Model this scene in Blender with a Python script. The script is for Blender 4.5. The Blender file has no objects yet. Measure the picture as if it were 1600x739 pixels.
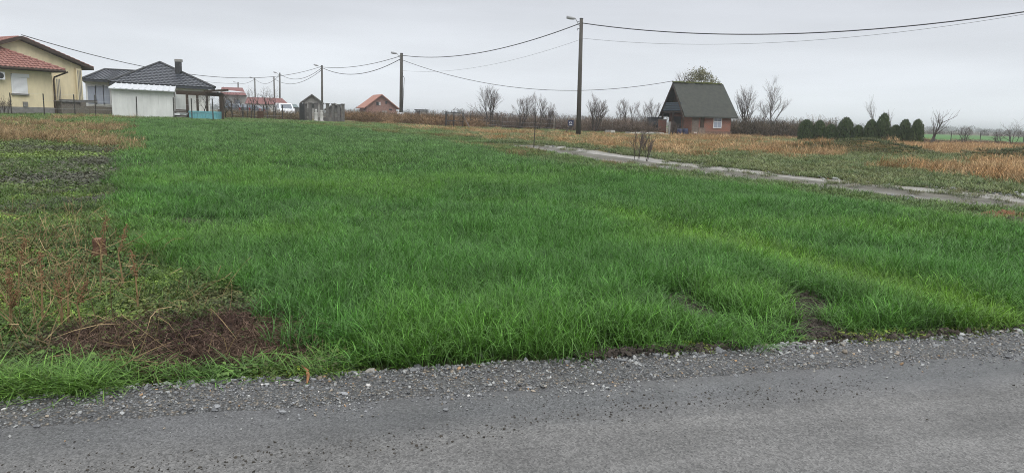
import bpy, math, random
import numpy as np
from mathutils import Vector, Matrix
RA = math.radians
rng = np.random.default_rng(11)
random.seed(11)
scene = bpy.context.scene
C = scene.collection

# ------------------------------------------------------------------ camera
FPX, PITCH, ROLL, EYE = 1120.0, RA(9.37), RA(1.7), 1.6
cam = bpy.data.cameras.new('camera'); cam_ob = bpy.data.objects.new('camera', cam); C.objects.link(cam_ob)
cam.sensor_width = 36.0; cam.lens = 36.0 * FPX / 1600.0; cam.clip_start = 0.05; cam.clip_end = 9000
cam_ob.matrix_world = Matrix.Translation((0, 0, EYE)) @ Matrix.Rotation(math.pi / 2 - PITCH, 4, 'X') @ Matrix.Rotation(ROLL, 4, 'Z')
scene.camera = cam_ob

# ------------------------------------------------------------------ world: overcast sky
SUN_EL, SUN_ROT = RA(50), RA(150)
w = bpy.data.worlds.new('World'); scene.world = w; w.use_nodes = True
nt = w.node_tree; nt.nodes.clear()
N = nt.nodes.new; L = nt.links.new
out = N('ShaderNodeOutputWorld'); mixs = N('ShaderNodeMixShader'); mixs.inputs[0].default_value = 0.94
bg1 = N('ShaderNodeBackground'); bg1.inputs[1].default_value = 0.06
sky = N('ShaderNodeTexSky'); sky.sky_type = 'NISHITA'; sky.sun_disc = False
sky.sun_elevation = SUN_EL; sky.sun_rotation = SUN_ROT; sky.dust_density = 5.0
bg2 = N('ShaderNodeBackground'); bg2.inputs[1].default_value = 1.0
tc = N('ShaderNodeTexCoord'); sep = N('ShaderNodeSeparateXYZ'); L(tc.outputs['Generated'], sep.inputs[0])
grad = N('ShaderNodeValToRGB'); L(sep.outputs['Z'], grad.inputs[0])
ge = grad.color_ramp.elements
ge[0].position = 0.0; ge[0].color = (0.95, 1.0, 1.04, 1)
ge[1].position = 1.0; ge[1].color = (1.75, 1.78, 1.82, 1)
e = ge.new(0.05); e.color = (0.80, 0.845, 0.895, 1)
e = ge.new(0.15); e.color = (0.69, 0.72, 0.775, 1)
e = ge.new(0.3); e.color = (0.72, 0.745, 0.79, 1)
mp = N('ShaderNodeMapping'); mp.inputs['Scale'].default_value = (1.0, 1.0, 7.0); L(tc.outputs['Generated'], mp.inputs[0])
cn = N('ShaderNodeTexNoise'); cn.inputs['Scale'].default_value = 1.9; cn.inputs['Detail'].default_value = 6; L(mp.outputs[0], cn.inputs[0])
cr = N('ShaderNodeMapRange'); cr.inputs[1].default_value = 0.3; cr.inputs[2].default_value = 0.7
cr.inputs[3].default_value = 0.87; cr.inputs[4].default_value = 1.08; L(cn.outputs[0], cr.inputs[0])
vm = N('ShaderNodeVectorMath'); vm.operation = 'SCALE'; L(grad.outputs[0], vm.inputs[0]); L(cr.outputs[0], vm.inputs['Scale'])
L(vm.outputs[0], bg2.inputs[0]); L(sky.outputs[0], bg1.inputs[0])
L(bg1.outputs[0], mixs.inputs[1]); L(bg2.outputs[0], mixs.inputs[2]); L(mixs.outputs[0], out.inputs[0])

# ------------------------------------------------------------------ sun through the overcast
sl = bpy.data.lights.new('sun', 'SUN'); sl.energy = 1.5; sl.angle = RA(40); sl.color = (1, 0.985, 0.96)
so = bpy.data.objects.new('sun', sl); C.objects.link(so)
so.rotation_euler = (math.pi / 2 - SUN_EL, 0, math.pi - SUN_ROT)
scene.view_settings.view_transform = 'Standard'; scene.view_settings.look = 'None'
scene.view_settings.exposure = 0.12; scene.view_settings.gamma = 1.0
scene.cycles.use_denoising = True; scene.cycles.denoising_prefilter = 'NONE'; scene.cycles.filter_width = 1.0; scene.cycles.max_bounces = 4; scene.cycles.diffuse_bounces = 2; scene.cycles.volume_bounces = 1; scene.cycles.transparent_max_bounces = 8

# ------------------------------------------------------------------ helpers: projection and ground
def ray(px, py):
    u = (px - 800) / FPX; v = (369.5 - py) / FPX
    c, s = math.cos(ROLL), math.sin(ROLL)
    a = u * c - v * s; b = u * s + v * c
    return (a, math.cos(PITCH) + b * math.sin(PITCH), -math.sin(PITCH) + b * math.cos(PITCH))
def sm(t):
    t = np.clip(t, 0, 1); return t * t * (3 - 2 * t)
# road frame: s along the asphalt edge, t across it (positive = towards the field)
RO = (0.03, 4.02); RAng = RA(15.3); RC, RS = math.cos(RAng), math.sin(RAng)
def road_st(x, y):
    dx, dy = x - RO[0], y - RO[1]
    return dx * RC + dy * RS, -dx * RS + dy * RC
def road_xy(s, t):
    return RO[0] + s * RC - t * RS, RO[1] + s * RS + t * RC
# cheap value noise
_perm = np.random.default_rng(5).random((256, 256))
def vnoise(x, y, sc=1.0, seed=0):
    x = np.asarray(x, float) / sc + seed * 17.3; y = np.asarray(y, float) / sc + seed * 31.7
    xi = np.floor(x).astype(int); yi = np.floor(y).astype(int); fx = x - xi; fy = y - yi
    fx = fx * fx * (3 - 2 * fx); fy = fy * fy * (3 - 2 * fy)
    a = _perm[xi & 255, yi & 255]; b = _perm[(xi + 1) & 255, yi & 255]
    c = _perm[xi & 255, (yi + 1) & 255]; d = _perm[(xi + 1) & 255, (yi + 1) & 255]
    return (a * (1 - fx) + b * fx) * (1 - fy) + (c * (1 - fx) + d * fx) * fy
def fbm(x, y, sc=1.0, seed=0):
    return (vnoise(x, y, sc, seed) * 0.5 + vnoise(x, y, sc * 0.47, seed + 1) * 0.3 + vnoise(x, y, sc * 0.21, seed + 2) * 0.2)
MOUNDS = [(17.6, 37.6, 2.0, 1.5, 0.62), (19.4, 38.4, 1.7, 1.3, 0.40), (15.0, 37.4, 1.3, 1.4, 0.25), (20.9, 37.5, 1.0, 1.2, 0.18), (24.6, 34.3, 2.2, 1.6, 0.5), (26.6, 33.5, 2.2, 1.6, 0.45), (22.8, 35.2, 1.2, 1.1, 0.22)]
TRACK = [(15.2, 8.5), (13.0, 12.4), (11.2, 15.6), (9.9, 17.6), (8.5, 19.5), (7.3, 21.3), (6.1, 23.6), (4.75, 26.2), (2.9, 30.6), (1.3, 33.4), (-0.2, 35.2)]
_dv = TRACK + [(-2.5, 40.5), (-6.0, 47.5), (-11.0, 60.0), (-20.0, 84.0)]      # field side / meadow side
_tx = np.array([p[0] for p in _dv]); _ty = np.array([p[1] for p in _dv])
def track_dist(x, y):
    x = np.asarray(x, float); y = np.asarray(y, float); d = np.full(np.broadcast(x, y).shape, 1e9)
    for i in range(len(TRACK) - 1):
        ax, ay, bx, by = _tx[i], _ty[i], _tx[i + 1], _ty[i + 1]
        t = np.clip(((x - ax) * (bx - ax) + (y - ay) * (by - ay)) / ((bx - ax) ** 2 + (by - ay) ** 2), 0, 1)
        d = np.minimum(d, np.hypot(x - ax - t * (bx - ax), y - ay - t * (by - ay)))
    return d
def zbase(x, y):
    x = np.asarray(x, float); y = np.asarray(y, float)
    z = sm((y - 6) / 46) * (0.36 + 0.47 * sm((8 - x) / 30))
    for (mx, my, rx, ry, h) in MOUNDS:
        z = z + h * np.exp(-((x - mx) / rx) ** 2 - ((y - my) / ry) ** 2)
    s, t = road_st(x, y)
    d = np.hypot(x, y)
    z = z + (fbm(x, y, 2.6, 3) - 0.5) * 0.16 * sm((t - 0.7) / 2.5) * sm((160 - d) / 60)
    z = z + sm((d - 320) / 900) * (1.0 + 2.6 * vnoise(x, y, 420, 2)) * (y > 0)
    return z
def zg(x, y):
    """ground height, sunk under the carriageway"""
    s, t = road_st(np.asarray(x, float), np.asarray(y, float))
    z = zbase(x, y)
    z = z - 0.08 * sm((0.05 - t) / 0.3) * sm((t + 5.6) / 0.3)
    return z - 0.03 * sm((1.7 - track_dist(x, y)) / 0.4)
def hit(px, py, off=0.0):
    r = ray(px, py); t = 1.0
    while t < 700:
        if EYE + r[2] * t < float(zbase(r[0] * t, r[1] * t)) + off: break
        t *= 1.002
    return r[0] * t, r[1] * t
def at(px, py, Y):
    r = ray(px, py); t = Y / r[1]
    return Vector((r[0] * t, Y, EYE + r[2] * t))
def gpt(px, Y):
    """ground point in pixel column px (at about the horizon) at depth Y"""
    p = at(px, 185, Y); return Vector((p.x, p.y, float(zg(p.x, p.y))))
def onp(px, py, A, B):
    """pixel on the vertical plane through ground points A and B"""
    r = ray(px, py); ex, ey = B[0] - A[0], B[1] - A[1]; nx, ny = ey, -ex
    t = (A[0] * nx + A[1] * ny) / (r[0] * nx + r[1] * ny)
    return Vector((r[0] * t, r[1] * t, EYE + r[2] * t))

# ------------------------------------------------------------------ helpers: materials
def mat(name, col, rough=0.8, noise=0.0, scale=8.0, bump=0.0, bscale=None, metal=0.0, spec=0.3, col2=None, coord='Object', stretch=(1, 1, 1)):
    m = bpy.data.materials.new(name); m.use_nodes = True
    t = m.node_tree; b = t.nodes['Principled BSDF']
    b.inputs['Roughness'].default_value = rough; b.inputs['Metallic'].default_value = metal
    b.inputs['Specular IOR Level'].default_value = spec
    b.inputs['Base Color'].default_value = (*col, 1)
    tcn = t.nodes.new('ShaderNodeTexCoord'); mpn = t.nodes.new('ShaderNodeMapping'); mpn.inputs['Scale'].default_value = stretch
    t.links.new(tcn.outputs[coord], mpn.inputs[0])
    if noise > 0 or col2:
        n = t.nodes.new('ShaderNodeTexNoise'); n.inputs['Scale'].default_value = scale; n.inputs['Detail'].default_value = 6; n.inputs['Roughness'].default_value = 0.65
        t.links.new(mpn.outputs[0], n.inputs[0])
        r = t.nodes.new('ShaderNodeValToRGB'); t.links.new(n.outputs[0], r.inputs[0])
        r.color_ramp.elements[0].position = 0.32; r.color_ramp.elements[1].position = 0.68
        c2 = col2 if col2 else tuple(min(1, c * (1 + noise)) for c in col)
        c1 = col if col2 else tuple(c * (1 - noise) for c in col)
        r.color_ramp.elements[0].color = (*c1, 1); r.color_ramp.elements[1].color = (*c2, 1)
        t.links.new(r.outputs[0], b.inputs['Base Color'])
    if bump > 0:
        n2 = t.nodes.new('ShaderNodeTexNoise'); n2.inputs['Scale'].default_value = bscale or scale * 3; n2.inputs['Detail'].default_value = 5
        t.links.new(mpn.outputs[0], n2.inputs[0])
        bp = t.nodes.new('ShaderNodeBump'); bp.inputs['Strength'].default_value = bump; bp.inputs['Distance'].default_value = 0.02
        t.links.new(n2.outputs[0], bp.inputs['Height']); t.links.new(bp.outputs[0], b.inputs['Normal'])
    return m
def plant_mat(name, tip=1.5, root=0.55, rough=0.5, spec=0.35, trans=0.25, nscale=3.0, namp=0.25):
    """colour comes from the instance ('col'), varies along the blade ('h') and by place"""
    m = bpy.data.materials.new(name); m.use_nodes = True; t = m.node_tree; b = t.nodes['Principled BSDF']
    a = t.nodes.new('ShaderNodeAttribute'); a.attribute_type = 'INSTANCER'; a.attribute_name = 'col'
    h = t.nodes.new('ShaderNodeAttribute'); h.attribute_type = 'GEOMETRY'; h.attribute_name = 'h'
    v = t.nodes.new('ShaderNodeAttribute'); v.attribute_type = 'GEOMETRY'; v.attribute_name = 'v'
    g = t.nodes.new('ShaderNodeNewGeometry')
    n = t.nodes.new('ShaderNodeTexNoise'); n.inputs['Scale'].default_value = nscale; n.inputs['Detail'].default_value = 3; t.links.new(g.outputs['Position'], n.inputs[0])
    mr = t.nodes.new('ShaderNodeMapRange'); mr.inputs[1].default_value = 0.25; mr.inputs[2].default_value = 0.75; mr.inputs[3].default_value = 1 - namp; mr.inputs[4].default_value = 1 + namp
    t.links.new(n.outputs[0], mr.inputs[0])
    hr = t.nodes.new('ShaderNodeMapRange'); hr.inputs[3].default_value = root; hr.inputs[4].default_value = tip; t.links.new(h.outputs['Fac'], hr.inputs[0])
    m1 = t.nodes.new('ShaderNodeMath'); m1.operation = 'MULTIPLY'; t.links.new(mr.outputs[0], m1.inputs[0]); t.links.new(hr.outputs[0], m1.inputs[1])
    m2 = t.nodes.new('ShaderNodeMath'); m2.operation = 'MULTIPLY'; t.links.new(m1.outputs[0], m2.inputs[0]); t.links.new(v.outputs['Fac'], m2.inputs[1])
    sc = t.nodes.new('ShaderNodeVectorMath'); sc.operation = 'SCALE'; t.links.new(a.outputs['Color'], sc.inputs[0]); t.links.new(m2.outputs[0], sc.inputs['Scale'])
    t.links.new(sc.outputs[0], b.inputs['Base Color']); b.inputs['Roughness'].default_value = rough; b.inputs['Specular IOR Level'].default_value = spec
    if trans > 0:
        tr = t.nodes.new('ShaderNodeBsdfTranslucent'); t.links.new(sc.outputs[0], tr.inputs[0])
        mx = t.nodes.new('ShaderNodeMixShader'); mx.inputs[0].default_value = trans
        o = t.nodes['Material Output']; t.links.new(b.outputs[0], mx.inputs[1]); t.links.new(tr.outputs[0], mx.inputs[2]); t.links.new(mx.outputs[0], o.inputs[0])
    return m

# ------------------------------------------------------------------ helpers: meshes and objects
class MB:
    def __init__(s): s.v = []; s.f = []
    def add(s, vs, fs):
        o = len(s.v); s.v += [tuple(p) for p in vs]; s.f += [tuple(i + o for i in f) for f in fs]; return s
    def box(s, c, d, rz=0.0, R=None):
        x, y, z = d[0] / 2, d[1] / 2, d[2] / 2
        ps = [Vector((i * x, j * y, k * z)) for k in (-1, 1) for j in (-1, 1) for i in (-1, 1)]
        M = R if R is not None else Matrix.Rotation(rz, 3, 'Z')
        return s.add([M @ p + Vector(c) for p in ps], [(0, 2, 3, 1), (4, 5, 7, 6), (0, 1, 5, 4), (2, 6, 7, 3), (0, 4, 6, 2), (1, 3, 7, 5)])
    def prism(s, poly, off):
        """polygon (3-D points) extruded by the vector off"""
        n = len(poly); a = [Vector(p) for p in poly]; b = [p + Vector(off) for p in a]
        fs = [tuple(range(n)), tuple(range(2 * n - 1, n - 1, -1))] + [(i, i + n, (i + 1) % n + n, (i + 1) % n) for i in range(n)]
        return s.add(a + b, fs)
    def tube(s, pts, rad, k=6, cap=True):
        pts = [Vector(p) for p in pts]; n = len(pts); rs = rad if isinstance(rad, (list, tuple)) else [rad] * n
        vs = []; ref = None
        for i, p in enumerate(pts):
            d = (pts[min(i + 1, n - 1)] - pts[max(i - 1, 0)])
            d = d.normalized() if d.length > 1e-9 else Vector((0, 0, 1))
            if ref is None: ref = Vector((1, 0, 0)) if abs(d.x) < 0.8 else Vector((0, 1, 0))
            a = d.cross(ref).normalized(); b = d.cross(a); ref = -b if False else ref
            for j in range(k):
                t = 2 * math.pi * j / k; vs.append(p + (a * math.cos(t) + b * math.sin(t)) * rs[i])
        fs = [(i * k + j, i * k + (j + 1) % k, (i + 1) * k + (j + 1) % k, (i + 1) * k + j) for i in range(n - 1) for j in range(k)]
        if cap: fs += [tuple(range(k - 1, -1, -1)), tuple((n - 1) * k + j for j in range(k))]
        return s.add(vs, fs)
    def lathe(s, c, prof, k=12):
        vs = [(c[0] + r * math.cos(2 * math.pi * j / k), c[1] + r * math.sin(2 * math.pi * j / k), c[2] + z) for r, z in prof for j in range(k)]
        n = len(prof)
        return s.add(vs, [(i * k + j, i * k + (j + 1) % k, (i + 1) * k + (j + 1) % k, (i + 1) * k + j) for i in range(n - 1) for j in range(k)] + [tuple(range(k - 1, -1, -1)), tuple((n - 1) * k + j for j in range(k))])
    def build(s, name, m, parent=None, smooth=False, base=None):
        me = bpy.data.meshes.new(name)
        off = Vector((0, 0, 0))
        if parent is not None: off = parent_world(parent)
        elif base is not None: off = Vector(base)
        me.from_pydata([tuple(Vector(p) - off) for p in s.v], [], s.f); me.materials.append(m); me.update()
        if smooth: me.polygons.foreach_set('use_smooth', [True] * len(me.polygons))
        o = bpy.data.objects.new(name, me); C.objects.link(o)
        if parent is not None: o.parent = parent
        elif base is not None: o.location = off
        return o
def parent_world(p):
    v = Vector((0, 0, 0))
    while p is not None: v += p.location; p = p.parent
    return v
def tag(o, label=None, cat=None, group=None, kind=None):
    if label: o['label'] = label
    if cat: o['category'] = cat
    if group: o['group'] = group
    if kind: o['kind'] = kind
    return o
def thing(name, label, cat, loc, group=None):
    o = bpy.data.objects.new(name, None); o.empty_display_size = 0.2; C.objects.link(o); o.location = loc
    return tag(o, label, cat, group)
def copy_tree(o, parent=None):
    c = o.copy(); C.objects.link(c); c.parent = parent
    for ch in [x for x in o.children]: copy_tree(ch, c)
    return c

# self-contained scatter: prototypes and points live in one mesh, the node tree instances the first on the second
def scatter(name, protos, P, rot, scl, col, m, kind='stuff', label=None, pid=None, smooth=False):
    """protos: list of (verts, faces, h per vert, v per vert); P: n x 3 points"""
    n = len(P); V = []; Fc = []; pr = []; hh = []; vv = []
    for k, (v, f, h, q) in enumerate(protos):
        o = len(pr); V.append(np.asarray(v, float)); Fc += [tuple(i + o for i in x) for x in f]
        pr += [k + 1] * len(v); hh += list(h); vv += list(q)
    np_ = len(pr)
    allv = np.vstack(V + [np.asarray(P, float)])
    me = bpy.data.meshes.new(name); me.from_pydata(allv.tolist(), [], Fc); me.materials.append(m)
    if smooth: me.polygons.foreach_set('use_smooth', [True] * len(me.polygons))
    def attr(nm, typ, data, key='value'):
        a = me.attributes.new(nm, typ, 'POINT'); a.data.foreach_set(key, np.ascontiguousarray(data).ravel())
    attr('proto', 'INT', np.array(pr + [0] * n, np.int32))
    attr('h', 'FLOAT', np.array(hh + [0] * n, np.float32)); attr('v', 'FLOAT', np.array(vv + [1] * n, np.float32))
    attr('pid', 'INT', np.concatenate([np.zeros(np_, np.int32), (pid if pid is not None else rng.integers(0, len(protos), n)).astype(np.int32)]))
    z3 = np.zeros((np_, 3), np.float32)
    attr('rot', 'FLOAT_VECTOR', np.vstack([z3, rot]).astype(np.float32), 'vector')
    attr('scl', 'FLOAT_VECTOR', np.vstack([z3, scl]).astype(np.float32), 'vector')
    attr('col', 'FLOAT_VECTOR', np.vstack([z3, col]).astype(np.float32), 'vector')
    o = bpy.data.objects.new(name, me); C.objects.link(o); tag(o, label, None, None, kind)
    g = bpy.data.node_groups.new(name, 'GeometryNodeTree')
    g.interface.new_socket('Geometry', in_out='INPUT', socket_type='NodeSocketGeometry')
    g.interface.new_socket('Geometry', in_out='OUTPUT', socket_type='NodeSocketGeometry')
    gi = g.nodes.new('NodeGroupInput'); go = g.nodes.new('NodeGroupOutput')
    def named(nm, typ):
        a = g.nodes.new('GeometryNodeInputNamedAttribute'); a.data_type = typ; a.inputs['Name'].default_value = nm; return a.outputs['Attribute']
    def sepk(k):
        c = g.nodes.new('FunctionNodeCompare'); c.data_type = 'INT'; c.operation = 'EQUAL'
        ia = [i for i in c.inputs if i.type == 'INT']
        g.links.new(named('proto', 'INT'), ia[0]); ia[1].default_value = k
        s = g.nodes.new('GeometryNodeSeparateGeometry'); s.domain = 'POINT'
        g.links.new(gi.outputs[0], s.inputs['Geometry']); g.links.new(c.outputs[0], s.inputs['Selection']); return s.outputs['Selection']
    ip = g.nodes.new('GeometryNodeInstanceOnPoints'); ip.inputs['Pick Instance'].default_value = True
    g.links.new(sepk(0), ip.inputs['Points'])
    jg = g.nodes.new('GeometryNodeJoinGeometry')
    for k in range(len(protos)):
        ti = g.nodes.new('GeometryNodeGeometryToInstance'); g.links.new(sepk(k + 1), ti.inputs[0]); g.links.new(ti.outputs[0], jg.inputs[0])
    g.links.new(jg.outputs[0], ip.inputs['Instance']); g.links.new(named('pid', 'INT'), ip.inputs['Instance Index'])
    er = g.nodes.new('FunctionNodeEulerToRotation'); g.links.new(named('rot', 'FLOAT_VECTOR'), er.inputs[0]); g.links.new(er.outputs[0], ip.inputs['Rotation'])
    g.links.new(named('scl', 'FLOAT_VECTOR'), ip.inputs['Scale']); g.links.new(ip.outputs[0], go.inputs[0])
    md = o.modifiers.new('scatter', 'NODES'); md.node_group = g
    return o
def blades(n, R, Lmin, Lmax, w0, lean=(0.2, 0.9), seg=4, r=None, bias=None, tilt=0.0):
    """a patch of n grass blades within radius R"""
    r = r or random
    V = []; Fa = []; Hh = []; Vv = []
    for i in range(n):
        a = r.random() * 6.283; q = R * math.sqrt(r.random()); bx, by = q * math.cos(a), q * math.sin(a)
        yaw = r.random() * 6.283 if bias is None else bias + r.gauss(0, 0.9)
        Lb = r.uniform(Lmin, Lmax); ln = r.uniform(*lean); dx, dy = math.cos(yaw), math.sin(yaw)
        wx, wy = -dy, dx; tw = r.gauss(0, 0.6); wx, wy = wx * math.cos(tw) + dx * math.sin(tw), wy * math.cos(tw) + dy * math.sin(tw)
        o = len(V); vv = r.uniform(0.65, 1.3) if r.random() > .05 else r.uniform(1.7, 2.4); s0 = r.uniform(0, tilt)
        for k in range(seg + 1):
            t = k / seg
            hx = Lb * (s0 * t + ln * t * t * 0.8); z = Lb * (t - 0.45 * ln * t * t * t)
            wd = w0 * (0.7 + 0.6 * t) * (1 - t ** 3) * 0.5
            if k < seg:
                V.append((bx + dx * hx - wx * wd, by + dy * hx - wy * wd, z)); V.append((bx + dx * hx + wx * wd, by + dy * hx + wy * wd, z)); Hh += [t, t]; Vv += [vv, vv]
            else:
                V.append((bx + dx * hx, by + dy * hx, z)); Hh.append(1.0); Vv.append(vv)
        for k in range(seg - 1): Fa.append((o + 2 * k, o + 2 * k + 1, o + 2 * k + 3, o + 2 * k + 2))
        Fa.append((o + 2 * seg - 2, o + 2 * seg - 1, o + 2 * seg))
    return V, Fa, Hh, Vv
def leaves(n, R, Hmax, size, r=None):
    """low ground-cover: small folded leaves at random heights"""
    r = r or random
    V = []; Fa = []; Hh = []; Vv = []
    for i in range(n):
        a = r.random() * 6.283; q = R * math.sqrt(r.random()); h = Hmax * r.random() * (1 - 0.5 * q / R)
        c = Vector((q * math.cos(a), q * math.sin(a), h + 0.004)); s = size * r.uniform(0.5, 1.3)
        yaw = r.random() * 6.283; up = r.uniform(-0.3, 0.8)
        d = Vector((math.cos(yaw) * math.cos(up), math.sin(yaw) * math.cos(up), math.sin(up))); sd = Vector((-math.sin(yaw), math.cos(yaw), r.gauss(0, 0.3)))
        o = len(V); V += [tuple(c), tuple(c + d * s * 0.5 + sd * s * 0.32), tuple(c + d * s + Vector((0, 0, -0.1 * s))), tuple(c + d * s * 0.5 - sd * s * 0.32)]
        Fa += [(o, o + 1, o + 2), (o, o + 2, o + 3)]; Hh += [h / Hmax * 0.7, h / Hmax, h / Hmax, h / Hmax]; Vv += [r.uniform(0.6, 1.35)] * 4
    return V, Fa, Hh, Vv
def twigs(n, R, Hmax, w0, r=None, up=0.3, Lm=0.3):
    """tangle of thin dry stems"""
    r = r or random
    V = []; Fa = []; Hh = []; Vv = []
    for i in range(n):
        a = r.random() * 6.283; q = R * math.sqrt(r.random())
        p = Vector((q * math.cos(a), q * math.sin(a), r.random() * Hmax * 0.4)); yaw = r.random() * 6.283; el = r.gauss(up, 0.35)
        d = Vector((math.cos(yaw) * math.cos(el), math.sin(yaw) * math.cos(el), math.sin(el))); vv = r.uniform(0.4, 1.6); o = len(V); Ls = Lm * r.uniform(0.5, 1.3) / 4
        for k in range(5):
            sd = d.cross(Vector((r.gauss(0, 1), r.gauss(0, 1), 1))).normalized() * w0 * 0.5
            V += [tuple(p - sd), tuple(p + sd)]; Hh += [min(1, p.z / Hmax)] * 2; Vv += [vv] * 2
            p = p + d * Ls; d = (d + Vector((r.gauss(0, .35), r.gauss(0, .35), r.gauss(-0.06, .25)))).normalized()
            if p.z < 0.005: p.z = 0.005; d.z = abs(d.z)
            if p.z > Hmax: d.z = -abs(d.z) * 0.5
        Fa += [(o + 2 * k, o + 2 * k + 1, o + 2 * k + 3, o + 2 * k + 2) for k in range(4)]
    return V, Fa, Hh, Vv
def pip(x, y, poly):
    ins = np.zeros(x.shape, bool); n = len(poly); j = n - 1
    for i in range(n):
        xi, yi = poly[i]; xj, yj = poly[j]
        ins ^= ((yi > y) != (yj > y)) & (x < (xj - xi) * (y - yi) / (yj - yi + 1e-12) + xi); j = i
    return ins
def jgrid(x0, x1, y0, y1, st):
    X, Y = np.meshgrid(np.arange(x0, x1, st), np.arange(y0, y1, st)); X = X.ravel(); Y = Y.ravel()
    return X + rng.uniform(-.5, .5, X.size) * st, Y + rng.uniform(-.5, .5, X.size) * st
def seen(x, y, margin=2.5):
    return (y > 2.2) & (np.abs(x) < 0.76 * y + margin)

# ================================================================== GROUND, ROAD, TRACK
WHEAT = [(-1.2, 4.42), (-1.55, 5.3), (-2.75, 6.5), (-4.5, 8.4), (-7.1, 13.2), (-13.0, 24.3), (-22.0, 40.5), (-22.5, 44.0), (-14, 46), (-9.5, 43.5), (-3.2, 33.8), (0.8, 23.8), (3.4, 19.4), (5.9, 16.6), (7.2, 14.6), (7.8, 12.2), (8.0, 10.5), (8.6, 8.3), (9.6, 7.2)]
for _s in np.arange(9.0, -1.2, -0.5): WHEAT.append(road_xy(_s, 0.50 + 0.14 * float(vnoise(_s, 0, 0.5, 4))))
BARE = []
for (px, py, rx, ry) in [(1272, 464, .20, .42), (1266, 488, .17, .4), (1284, 508, .19, .3), (1294, 526, .12, .16), (1046, 460, .16, .22), (1078, 474, .2, .2), (1172, 500, .2, .14), (1100, 484, .12, .14), (310, 345, .5, .3)]:
    hx, hy = hit(px, py, 0.06); BARE.append((hx, hy, rx, ry))
def bare(x, y, k=1.0):
    b = np.zeros(x.shape, bool)
    for (hx, hy, rx, ry) in BARE: b |= ((x - hx) / (rx * k)) ** 2 + ((y - hy) / (ry * k)) ** 2 < 1 + 0.7 * (vnoise(x, y, 0.09, 8) - 0.5)
    return b
STUMP = hit(156, 405)
BRUSH = [hit(*p) for p in [(70, 560), (110, 530), (170, 512), (300, 500), (390, 498), (450, 482), (470, 492), (440, 525), (480, 555), (470, 570), (390, 572), (310, 580), (220, 582), (130, 568)]]

def axis(segs):
    a = []
    for (p, q, st) in segs: a += list(np.arange(p, q, st))
    return np.array(a)
gx = np.concatenate([-np.geomspace(2600, 62, 30), axis([(-60, -14, 1.1), (-14, 18, 0.33), (18, 60, 0.9)]), np.geomspace(60, 2600, 30)])
gy = np.concatenate([axis([(-60, 2, 4.0), (2, 30, 0.33), (30, 60, 0.7), (60, 110, 2.0)]), np.geomspace(110, 3600, 50)])
X, Y = np.meshgrid(gx, gy); Z = zg(X, Y)
nx, ny = len(gx), len(gy)
idx = np.arange(nx * ny).reshape(ny, nx)
faces = np.stack([idx[:-1, :-1], idx[:-1, 1:], idx[1:, 1:], idx[1:, :-1]], -1).reshape(-1, 4)
me = bpy.data.meshes.new('ground'); me.from_pydata(np.stack([X, Y, Z], -1).reshape(-1, 3).tolist(), [], faces.tolist())
me.polygons.foreach_set('use_smooth', [True] * len(me.polygons))
x, y = X.ravel(), Y.ravel(); col = np.zeros((x.size, 4), np.float32); col[:, 3] = 1
n1 = fbm(x, y, 3.0, 6)[:, None]; n2 = fbm(x, y, 11.0, 9)[:, None]
col[:, :3] = np.array([.055, .06, .024]) * (0.7 + 0.6 * n1)
inw = pip(x, y, WHEAT); col[inw, :3] = (.026, .034, .014)
right = (track_dist(x, y) > 1.5) & (x > np.interp(y, _ty, _tx)) & (y > 8)
dry = sm((n2 - 0.36) / 0.22); mead = np.array([.20, .125, .055]) * dry + np.array([.075, .095, .035]) * (1 - dry)
col[right, :3] = mead[right]
back = (y > 52) & ~right; col[back, :3] = (np.array([.10, .095, .042]) * (.7 + .6 * n1))[back]
lawn = (y > 38) & (y < 56) & (x < -14); col[lawn, :3] = (.045, .085, .02)
far = y > 78; col[far, :3] = (np.array([.115, .095, .065]) * (.75 + .5 * n2))[far]
gf = (y > 88) & (y < 230) & (x > 40); col[gf, :3] = (.075, .165, .05)
gf2 = (y > 300); col[gf2, :3] = np.where(vnoise(x, y, 160, 3)[:, None] > 0.5, np.array([.07, .10, .05]), np.array([.10, .085, .07]))[gf2]
ca = me.color_attributes.new('Col', 'FLOAT_COLOR', 'POINT'); ca.data.foreach_set('color', col.ravel())
gm = bpy.data.materials.new('ground_soil'); gm.use_nodes = True; t = gm.node_tree; b = t.nodes['Principled BSDF']; b.inputs['Roughness'].default_value = .95; b.inputs['Specular IOR Level'].default_value = .15
va = t.nodes.new('ShaderNodeVertexColor'); va.layer_name = 'Col'
gp = t.nodes.new('ShaderNodeNewGeometry'); nz = t.nodes.new('ShaderNodeTexNoise'); nz.inputs['Scale'].default_value = 4; nz.inputs['Detail'].default_value = 10; nz.inputs['Roughness'].default_value = .75
t.links.new(gp.outputs['Position'], nz.inputs[0])
mr = t.nodes.new('ShaderNodeMapRange'); mr.inputs[1].default_value = .3; mr.inputs[2].default_value = .7; mr.inputs[3].default_value = .45; mr.inputs[4].default_value = 1.6; t.links.new(nz.outputs[0], mr.inputs[0])
sc_ = t.nodes.new('ShaderNodeVectorMath'); sc_.operation = 'SCALE'; t.links.new(va.outputs[0], sc_.inputs[0]); t.links.new(mr.outputs[0], sc_.inputs['Scale']); t.links.new(sc_.outputs[0], b.inputs['Base Color'])
bp = t.nodes.new('ShaderNodeBump'); bp.inputs['Strength'].default_value = .8; bp.inputs['Distance'].default_value = .04; t.links.new(nz.outputs[0], bp.inputs['Height']); t.links.new(bp.outputs[0], b.inputs['Normal'])
me.materials.append(gm); ground = bpy.data.objects.new('ground', me); C.objects.link(ground); tag(ground, 'wide flat farmland rising gently away from the road', None, None, 'structure')

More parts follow.
